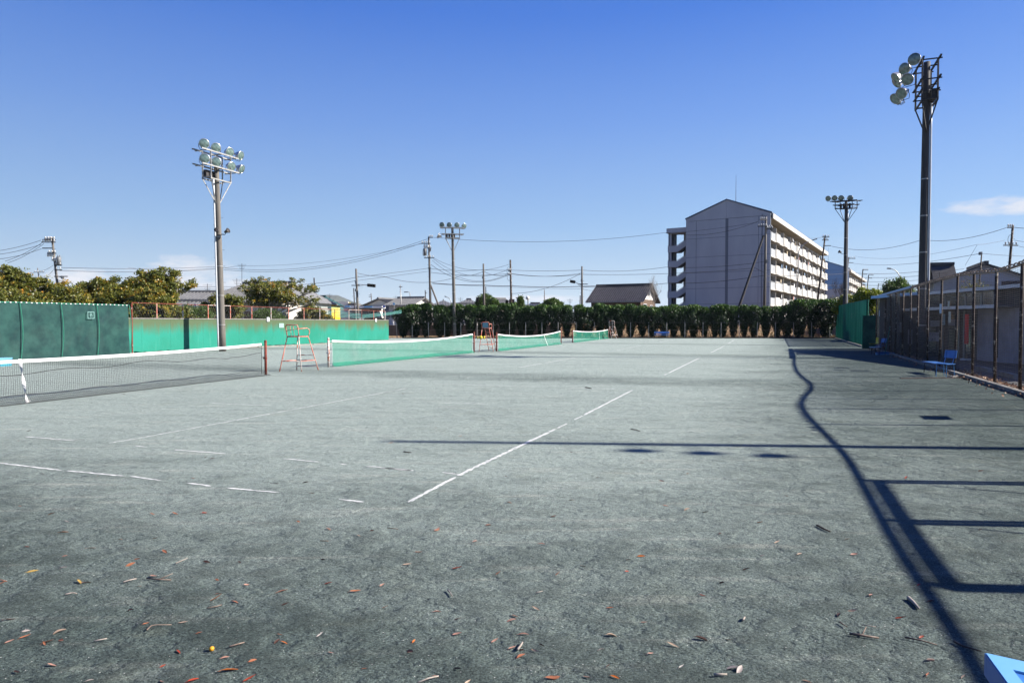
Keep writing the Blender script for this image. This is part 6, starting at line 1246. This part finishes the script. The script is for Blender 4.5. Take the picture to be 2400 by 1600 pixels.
round_sign('light blue round road sign on a white post at the left end of the hedge', 923.5, 712, 3.2, 79.8, 'light_blue', 0)
round_sign('dark blue round road sign in front of the white gabled house', 900.5, 718, 3.2, 84, 'sign_blue')
round_sign('blue round road sign in front of the balconies', 1864, 703, 3.4, 84, 'sign_blue')
t = round_sign('blue and white road sign above the railing left of the left floodlight pole', 458.5, 715, 3.6, 56, 'sign_blue', 1.2, False)
c = P(458.5, 715, 56); mb = MB(); a, b = P(454.5, 724, 56), P(462, 720, 56); mb.box(a.x, b.x, 55.93, 55.96, a.z, b.z); mb.build('sub_plate', M_['sign_white'], t); mb = MB(); mb.path([P(459, 712, 56), P(459, 728, 56), P(461, 731, 56), P(464, 731.5, 56), P(481, 731.8, 56)], .035, 8); mb.build('post', M_['sign_white'], t, smooth=True)
mb = MB(); a = P(927, 0, 77.5); mb.tube((a.x, 77.5, 0), (a.x - .15, 77.5, ZAT(727, 77.5)), .05); mb.build('pipe_post', M_['galv'], None, (a.x, 77.5, 0), label='tall bare pipe post at the left end of the hedge', cat='post')
def antenna(label, x, y0, y1, Y, kind=0):
    a, b = P(x, y1, Y), P(x, y0, Y); t = top('aerial', label, 'aerial', tuple(a)); mb = MB(); mb.tube(a, b, .025); mb.build('mast', M_['dark_steel'], t); mb = MB()
    for i in range(4): z = b.z - .15 - i * .16; mb.tube((b.x - .5 + i * .08, Y, z), (b.x + .5 - i * .08, Y, z), .012)
    mb.build('elements', M_['dark_steel'], t, kind='stuff')
antenna('television aerial on the roof behind the left floodlight pole', 486, 665, 690, 72); antenna('television aerial on the large house roof', 555, 652, 672, 76); antenna('tall thin mast above the large house', 567, 617, 665, 78)
antenna('television aerial right of the yellow shop roof', 773, 688, 712, 118); antenna('small aerial over the wide tile roofed house', 928, 693, 703, 110); antenna('aerial above the tiles between the signal poles', 1079, 697, 706, 110); antenna('aerial left of the tile roofed house', 1336, 700, 716, 110); antenna('aerial on the roof left of the steep roofed house', 2202, 638, 655, 60)
# ================================================================ OVERHEAD WIRES
def wire(label, pts, r=.022):
    W = [P(x, y, Y) for x, y, Y, *_ in pts]; out = []
    for i in range(len(W) - 1):
        sg = pts[i][3] if len(pts[i]) > 3 else 0; n = 14
        for k in range(n + (i == len(W) - 2)):
            f = k / n; q = W[i].lerp(W[i + 1], f); q.z -= sg * 4 * f * (1 - f); out.append(q)
    mb = MB(); mb.path(out, r, 4); mb.build('overhead_wire', M_['wire'], None, tuple(W[0]), label=label, cat='overhead wire', group='overhead wires')
wire('top wire from the left edge rising to the leaning pole', [(-60, 592, 78, .3), (96, 563, 70)])
wire('second wire from the left edge to the leaning pole', [(-60, 600, 78, .3), (96, 573, 70)])
wire('third wire from the left edge to the leaning pole', [(-60, 608, 78, .4), (97, 583, 70)])
wire('steep wire falling left from the leaning pole into the tree', [(12, 612, 74, .2), (100, 568, 70)])
wire('lower steep wire falling left from the leaning pole', [(18, 616, 74, .2), (103, 571, 70)])
wire('sagging wire between the small distant pole and the leaning pole', [(90, 640, 110, .6), (124, 634, 71)])
wire('wire from the leaning pole to the small distant pole', [(92, 634, 110, .2), (124, 622, 71)])
wire('high double wire rising from the left toward the transformer pole', [(140, 627, 72, .2), (500, 625, 100, 1.8), (1002, 560, 88)])
wire('second high wire rising toward the transformer pole', [(140, 634, 72, .3), (500, 629, 100, 1.8), (1002, 565, 88)])
wire('thin high wire ending at the upper crossarm of the transformer pole', [(300, 627, 100, .6), (560, 623, 96, .8), (992, 570, 88)], .015)
wire('low wire crossing behind the left floodlight pole', [(395, 671, 86, .1), (660, 669, 88, .2), (834, 650, 80), (1003, 629, 88)])
wire('lower companion wire crossing behind the left floodlight pole', [(395, 676, 86, .1), (660, 675, 88, .2), (834, 658, 80), (1003, 636, 88)], .018)
wire('wire drooping from the signal arm pole to the tall plain pole', [(838, 640, 80, .1), (900, 648, 84, .8), (1080, 646, 88, .2), (1133, 636, 88, 0.3), (1194, 644, 86)])
wire('long top wire from the transformer pole to the apartment corner pole', [(1010, 556, 88, .9), (1560, 545, 96, .9), (1777, 519, 84)])
wire('second long wire to the apartment corner pole', [(1560, 546, 96, .2), (1775, 521, 84)], .016)
wire('upper sagging wire from transformer pole to tall plain pole', [(1017, 605, 88, 1.1), (1194, 619, 86)], .016)
wire('second sagging wire from transformer pole to tall plain pole', [(1016, 607, 88, 1.5), (1194, 630, 86)], .018)
wire('third sagging wire from transformer pole to tall plain pole', [(1013, 610, 88, 1.7), (1192, 641, 86)], .018)
wire('lowest sagging wire from transformer pole to tall plain pole', [(1010, 620, 88, 1.5), (1192, 644, 86)])
wire('level wire from the transformer pole to the pole left of the tile roofed house', [(1007, 629, 88, .2), (1133, 632, 88, .05), (1197, 633, 86, .1), (1364, 633, 88, .3), (1560, 626, 88, .3), (1792, 613, 84)])
wire('second level wire running to the apartment corner pole', [(1007, 638, 88, .3), (1197, 641, 86, .3), (1364, 643, 88, .2), (1700, 634, 86), (1770, 628, 85), (1793, 640, 84)])
wire('third wire sagging between tall plain pole and the pole left of the tiled house', [(1199, 642, 86, .35), (1364, 640, 88)])
wire('thick low wire from the transformer pole across to the tiled house', [(1013, 663, 88, .1), (1133, 668, 88, .05), (1199, 670, 86, .1), (1364, 671, 88), (1420, 669, 90)], .035)
wire('thinner low wire under the thick one', [(1014, 665, 88, .1), (1364, 677, 88, .2), (1420, 678, 90)], .015)
wire('rising wire from the tall plain pole to the pole left of the tiled house', [(1200, 688, 86, .6), (1362, 640, 88)])
wire('low wire across the foot of the apartment end wall', [(1366, 672, 88, .2), (1560, 664, 88, .3), (1793, 645, 84)], .028)
wire('wire from the corner pole to the leaning dark pole', [(1797, 540, 84, .5), (1926, 556, 92)], .016)
wire('wire from the leaning dark pole rising to the right edge pole', [(1949, 577, 92, .8), (2160, 562, 80, .5), (2358, 534, 62)])
wire('wire continuing right from the right edge pole', [(2377, 533, 62, .1), (2480, 534, 60)])
wire('faint wire from the pole behind the far floodlight pole toward the fork point', [(2004, 600, 120, .8), (2290, 573, 60, .05), (2324, 569, 61, .02), (2355, 563, 62)], .012)
wire('wire falling left from the fork point behind the roof', [(2290, 574, 60), (2262, 622, 60)], .012)
wire('middle wire from the short pole leftwards', [(2000, 617, 120, .6), (2298, 594, 58)], .018)
wire('wire from the short pole to the right edge', [(2302, 594, 58, .1), (2480, 601, 58)], .014)
wire('highest of the level wires behind the tall foreground pole', [(1798, 647, 84, .1), (2000, 640, 100, .2), (2160, 636, 100, .1), (2260, 630, 100)], .025)
wire('second level wire behind the tall foreground pole', [(1990, 649, 110, .2), (2160, 646, 105, .1), (2225, 642, 100)], .025)
wire('third level wire behind the tall foreground pole', [(1990, 659, 112, .2), (2160, 656, 105, .1), (2215, 654, 100)], .02)
wire('thick low wire behind the dome shaped tree', [(1798, 660, 84, .2), (2000, 668, 110, .1), (2150, 667, 105)], .03)
wire('lowest wire behind the dome shaped tree', [(1990, 674, 112, .1), (2150, 673, 105)], .02)
wire('wires right of the right edge pole sloping down', [(2377, 563, 62, .1), (2480, 572, 60)], .014)
wire('lower wire right of the right edge pole', [(2388, 577, 62, .1), (2480, 590, 60)], .014)
# ================================================================ FALLEN LEAVES AND TWIGS
def leaf_mesh(seed, wd):
    r = random.Random(seed); b = MB(); n = 6; vs = []; curl = r.uniform(.15, .6); bend = r.uniform(-.15, .3)
    for i in range(n + 1):
        f = i / n; w_ = wd * math.sin(math.pi * min(1, f * .96 + .02)) ** .8 * (1 - .3 * f) / 2; x = f - .5; z = .06 + bend * (f - .5) ** 2 * 1.2 + .05 * f
        vs += [(x, -w_, z + curl * w_ * 1.4), (x, 0, z), (x, w_, z + curl * w_ * 1.6 + r.uniform(0, .03))]
    b.add(vs, [(3 * i + j, 3 * i + 3 + j, 3 * i + 4 + j, 3 * i + 1 + j) for i in range(n) for j in range(2)])
    b.path([(-.5, 0, .06), (-.6, .02, .03), (-.7, .0, .02)], .012, 4); return b
LC = {'o': ((0.4, 0.15, 0.075), 'orange brown'), 'O': ((0.55, 0.15, 0.02), 'bright orange'), 'p': ((0.45, 0.25, 0.19), 'pinkish tan'), 'r': ((0.35, 0.045, 0.015), 'deep red'), 'g': ((0.42, 0.36, 0.33), 'greyish'), 't': ((0.45, 0.33, 0.24), 'pale tan'), 'y': ((0.45, 0.3, 0.08), 'yellow'), 'd': ((0.07, 0.03, 0.02), 'dark brown'), 'w': ((0.5, 0.46, 0.42), 'whitish')}
LMs = {}
for k, (c, nm) in LC.items():
    mt = simple('leaf_' + nm.replace(' ', '_'), c + (1,), tuple(x * .6 for x in c) + (1,), 20, .6, stretch=(1, 3, 3)); LMs[k] = [leaf_mesh(hash((k, i)) % 1000 if False else ord(k) * 7 + i, w_).mesh('leaf_blade', mt, smooth=True) for i, w_ in enumerate((.32, .42, .26))]
rL = random.Random(77)
def where(x, y):
    row = 'along the bottom edge' if y > 1520 else 'in the near foreground' if y > 1400 else 'in the foreground' if y > 1280 else 'below the baseline end' if y > 1160 else 'among the court lines'
    c = 'at far left' if x < 300 else 'at left' if x < 700 else 'left of the middle' if x < 1100 else 'right of the middle' if x < 1500 else 'at right' if x < 1950 else 'at far right'
    return 'on the sand ' + row + ', ' + c
def leaf(x, y, k, size=None, ang=None, lab=None):
    p = G(x, y); px = size or rL.uniform(18, 30); L = px * p.y / F * .88
    if size is None: L = rL.uniform(.035, .07)
    L = min(L, .115)
    o = bpy.data.objects.new('fallen_leaf', LMs[k][rL.randrange(3)]); COL.objects.link(o); o.location = p + Vector((0, 0, .001)); o.scale = (L, L, L)
    o.rotation_euler = (rL.uniform(-.5, .5), rL.uniform(-.3, .3), ang if ang is not None else rL.uniform(-.8, 1.0))
    tag(o, lab or LC[k][1] + ' dry leaf ' + where(x, y), 'leaf', 'fallen leaves scattered over the court')
A_ = lambda L: [(x / 3.92, 1200 + y / 3.92, k, *r_) for x, y, k, *r_ in L]
Bq = lambda L: [(600 + x / 3.36, 1200 + y / 3.36, k, *r_) for x, y, k, *r_ in L]
Cq = lambda L: [(1200 + x / 3.36, 1200 + y / 3.36, k, *r_) for x, y, k, *r_ in L]
Dq = lambda L: [(1700 + x / 3.136, 1100 + y / 3.136, k, *r_) for x, y, k, *r_ in L]
Eq = lambda L: [(900 + x / 2.352, 780 + y / 2.352, k, *r_) for x, y, k, *r_ in L]
Fq = lambda L: [(x / 2.352, 860 + y / 2.352, k, *r_) for x, y, k, *r_ in L]
lv = A_([(610, 88, 'g'), (585, 190, 'O'), (243, 323, 'r'), (1105, 252, 'o'), (1425, 243, 'p'), (835, 335, 'o'), (1515, 368, 'o', 26), (595, 405, 'p'), (1197, 487, 'o'), (578, 516, 'g'), (720, 650, 'y'), (800, 650, 'o'), (1995, 622, 'o'), (2262, 670, 'p'), (2010, 750, 'o'), (1990, 797, 'o', 34), (2158, 828, 'o'), (1200, 905, 'r', 26), (85, 993, 'p', 26), (238, 1095, 'g', 19), (90, 1195, 'p', 22), (1685, 1018, 't', 25), (1828, 1112, 'o', 18), (1635, 1288, 'r', 24), (2065, 1338, 'p', 24), (470, 1415, 'p', 26), (2320, 1365, 'o', 22), (2295, 1540, 'r'), (1495, 1415, 'r', 16), (300, 545, 'y'), (1400, 22, 'o'), (1610, 18, 'o'), (1110, 298, 'w'), (1775, 1550, 'r'), (15, 660, 'o'), (230, 1150, 'o'), (410, 1215, 'o'), (1340, 1025, 'o', 16), (470, 20, 'o'), (1900, 460, 'd', 24), (2200, 462, 'd'), (545, 1110, 't'), (150, 1480, 'd'), (820, 1550, 'g', 20)])
lv += Bq([(530, 380, 'd', 20), (780, 628, 'o', 30), (210, 625, 'o'), (915, 147, 'o'), (1430, 143, 'p'), (1835, 105, 'o'), (1725, 232, 'p'), (1280, 320, 'o'), (810, 190, 't'), (1585, 448, 'r', 28), (1910, 485, 'o'), (570, 565, 'r'), (993, 578, 'p'), (220, 1030, 'O', 24), (185, 968, 'o'), (505, 968, 'w', 22), (1213, 1100, 'o'), (1585, 967, 'p', 26), (1425, 788, 'p'), (2010, 857, 'p'), (2035, 825, 'p'), (2205, 765, 't'), (2105, 967, 'p'), (1880, 1017, 'p', 24), (2020, 1075, 'p'), (2095, 1090, 'r', 20), (852, 1235, 'o', 15), (2330, 1310, 'o'), (1415, 1295, 'p', 18), (1190, 415, 't')])
lv += Cq([(1018, 350, 'O', 22), (918, 378, 'd'), (363, 490, 'o'), (563, 427, 'o'), (903, 468, 'r'), (1500, 660, 'r'), (1040, 872, 'p', 18), (1088, 1118, 'p'), (703, 1085, 'g'), (1335, 1220, 'w', 22), (590, 1307, 'p', 26), (340, 1308, 'o', 28), (812, 1305, 'O', 28), (1970, 345, 'g'), (2262, 333, 't'), (2085, 240, 't'), (1950, 85, 'O'), (1265, 258, 'g'), (1265, 1055, 't'), (325, 38, 'o'), (1490, 1005, 'd')])
lv += Dq([(945, 628, 'p', 20), (1072, 930, 'p', 24), (935, 1040, 't', 26), (1290, 1097, 'r', 28), (600, 1560, 'o', 22), (1425, 850, 'r'), (545, 628, 't'), (1330, 65, 'r'), (900, 517, 't'), (1440, 1235, 'r', 18)])
lv += Eq([(672, 792, 'o'), (690, 938, 't'), (575, 1060, 'o'), (295, 1088, 'o'), (40, 608, 'o'), (105, 335, 'o'), (1035, 923, 'o'), (1035, 658, 'd'), (285, 524, 'o'), (422, 570, 'o'), (930, 1015, 'd'), (2220, 900, 'p')])
lv += Fq([(682, 150, 'd'), (505, 198, 'd'), (395, 212, 'd'), (160, 354, 'd'), (100, 408, 'o'), (235, 590, 'd'), (540, 604, 'o'), (1065, 615, 'o'), (1720, 696, 'o'), (110, 768, 'o'), (1200, 372, 'o'), (1485, 370, 'p'), (1172, 505, 'd'), (1685, 638, 'd'), (2222, 148, 'o'), (1125, 808, 'r')])
for it in lv: leaf(it[0], it[1], it[2], it[3] if len(it) > 3 else None)
leaf(2105 / 3.92, 1200 + 1465 / 3.92, 'O', 44, .25, 'largest bright orange leaf lying at the bottom left of the court'); leaf(600 + 1240 / 3.36, 1200 + 1018 / 3.36, 'O', 18, 1.3, 'glowing orange leaf standing upright in the middle foreground')
for i in range(45):
    x, y = rL.uniform(0, 2400), 1600 - 560 * rL.random() ** 1.4; leaf(x, y, rL.choice('ooptdgtd'), None); o = COL.objects[-1] if False else None
fb = G(496, 1525); fo = MB(); fo.lathe([(.002, 0), (.01, .004), (.014, .012), (.012, .021), (.004, .025), (.001, .025)], 10, Matrix.Translation(fb)); fo.build('fallen_fruit', simple('yellow_fruit', (.7, .36, .02, 1), (.6, .25, .02, 1), 60, .5), None, tuple(fb), True, 'shrivelled yellow fruit lying among the leaves at bottom left', 'fruit')
def twig(pts, r, mt, lab, fork=False):
    W = [G(x, y, .012) for x, y in pts]; mb = MB(); mb.path(W, 0, 6, [r * (1 - .4 * i / (len(W) - 1)) for i in range(len(W))])
    if fork: mb.tube(W[len(W) // 2], W[len(W) // 2] + Vector((.06, .07, .015)), r * .6, r * .3, 5)
    mb.build('fallen_twig', M_[mt], None, tuple(W[0]), True, lab, 'twig', 'twigs on the court')
tw = [([(289, 1363), (305, 1358), (320, 1355)], .005, 'twig_pale', 'pale straight twig left of the forked twig', 0), ([(344, 1354), (372, 1357), (401, 1358)], .006, 'twig', 'forked grey twig in the left foreground', 1), ([(412, 1319), (440, 1307)], .004, 'twig_pale', 'thin pale twig above the forked twig', 0),
      ([(153, 1392), (165, 1389), (172, 1388), (180, 1390)], .005, 'twig_pale', 'bent pale twig at far left', 0), ([(220, 1501), (251, 1495)], .004, 'twig_pale', 'thin straight twig at lower left', 0), ([(344, 1475), (355, 1465), (368, 1463), (402, 1463)], .004, 'twig', 'curved reddish twig at lower left', 0), ([(537, 1514), (573, 1504)], .005, 'twig', 'brown twig beside the shrivelled fruit', 0), ([(484, 1424), (508, 1420), (520, 1416)], .004, 'twig', 'knobbly thin twig below the long orange leaf', 0),
      ([(1915, 1230), (1930, 1238), (1946, 1245)], .009, 'twig_dark', 'dark short stick right of centre', 0), ([(2129, 1400), (2142, 1411), (2153, 1424)], .013, 'twig_pale', 'thick pale stick lit on its edge near the lower right', 0), ([(1991, 1484), (2020, 1488), (2060, 1494)], .008, 'twig', 'long grey brown stick at the lower right', 1), ([(2120, 1492), (2160, 1500), (2196, 1510)], .005, 'twig', 'long thin twig beside the shadow at the lower right', 0), ([(2236, 1502), (2260, 1514), (2300, 1525)], .006, 'twig_dark', 'dark twig ending at the blue table corner', 0), ([(1968, 1456), (1985, 1468)], .004, 'twig', 'tiny twig above the long grey brown stick', 0), ([(2021, 1463), (2053, 1468)], .003, 'twig_pale', 'hair thin pale twig above the long stick', 0),
      ([(1049, 1381), (1055, 1388), (1060, 1396)], .005, 'twig_pale', 'short white twig in the middle foreground', 0), ([(1213, 1521), (1220, 1512), (1225, 1504)], .007, 'twig_pale', 'white stub of wood beside the dark red leaf', 0), ([(980, 1598), (1005, 1588), (1028, 1583)], .005, 'twig_pale', 'pale twig touching the bottom edge in the middle', 0), ([(1674, 1580), (1690, 1579), (1704, 1579)], .007, 'twig_pale', 'short pale stick near the bottom right of centre', 0), ([(1741, 1452), (1746, 1445)], .007, 'twig_pale', 'tiny white chip of wood right of centre', 0), ([(1256, 1388), (1272, 1384)], .003, 'twig_pale', 'hair thin twig near the centre foreground', 0), ([(1479, 1005), (1492, 1007), (1500, 1010)], .008, 'twig_dark', 'dark twig between the long pole shadow and the baseline', 0), ([(946, 1058), (964, 1060)], .008, 'twig_dark', 'dark twig left of the baseline', 0), ([(1372, 907), (1386, 910)], .012, 'twig_dark', 'dark twig by the far end of the baseline', 0), ([(750, 1266), (770, 1267)], .004, 'twig', 'thin twig in the left middle ground', 0), ([(908, 1236), (933, 1239)], .004, 'twig', 'thin reddish twig in the middle ground', 0)]
for pts, r, mt, lb, fk in tw: twig(pts, r, mt, lb, fk)

# ================================================================ AIR
hm = bpy.data.materials.new('haze'); hm.use_nodes = True; ht = hm.node_tree; ht.nodes.clear()
ho = NN(ht, 'ShaderNodeOutputMaterial'); hv = NN(ht, 'ShaderNodeVolumePrincipled'); hv.inputs['Color'].default_value = (0.86, 0.92, 1.0, 1); hv.inputs['Density'].default_value = 0.00006
ht.links.new(hv.outputs[0], ho.inputs['Volume'])
mb = MB(); mb.box(-5200, 5600, -60, 6200, -1.2, 175); mb.build('haze', hm, kind='stuff')
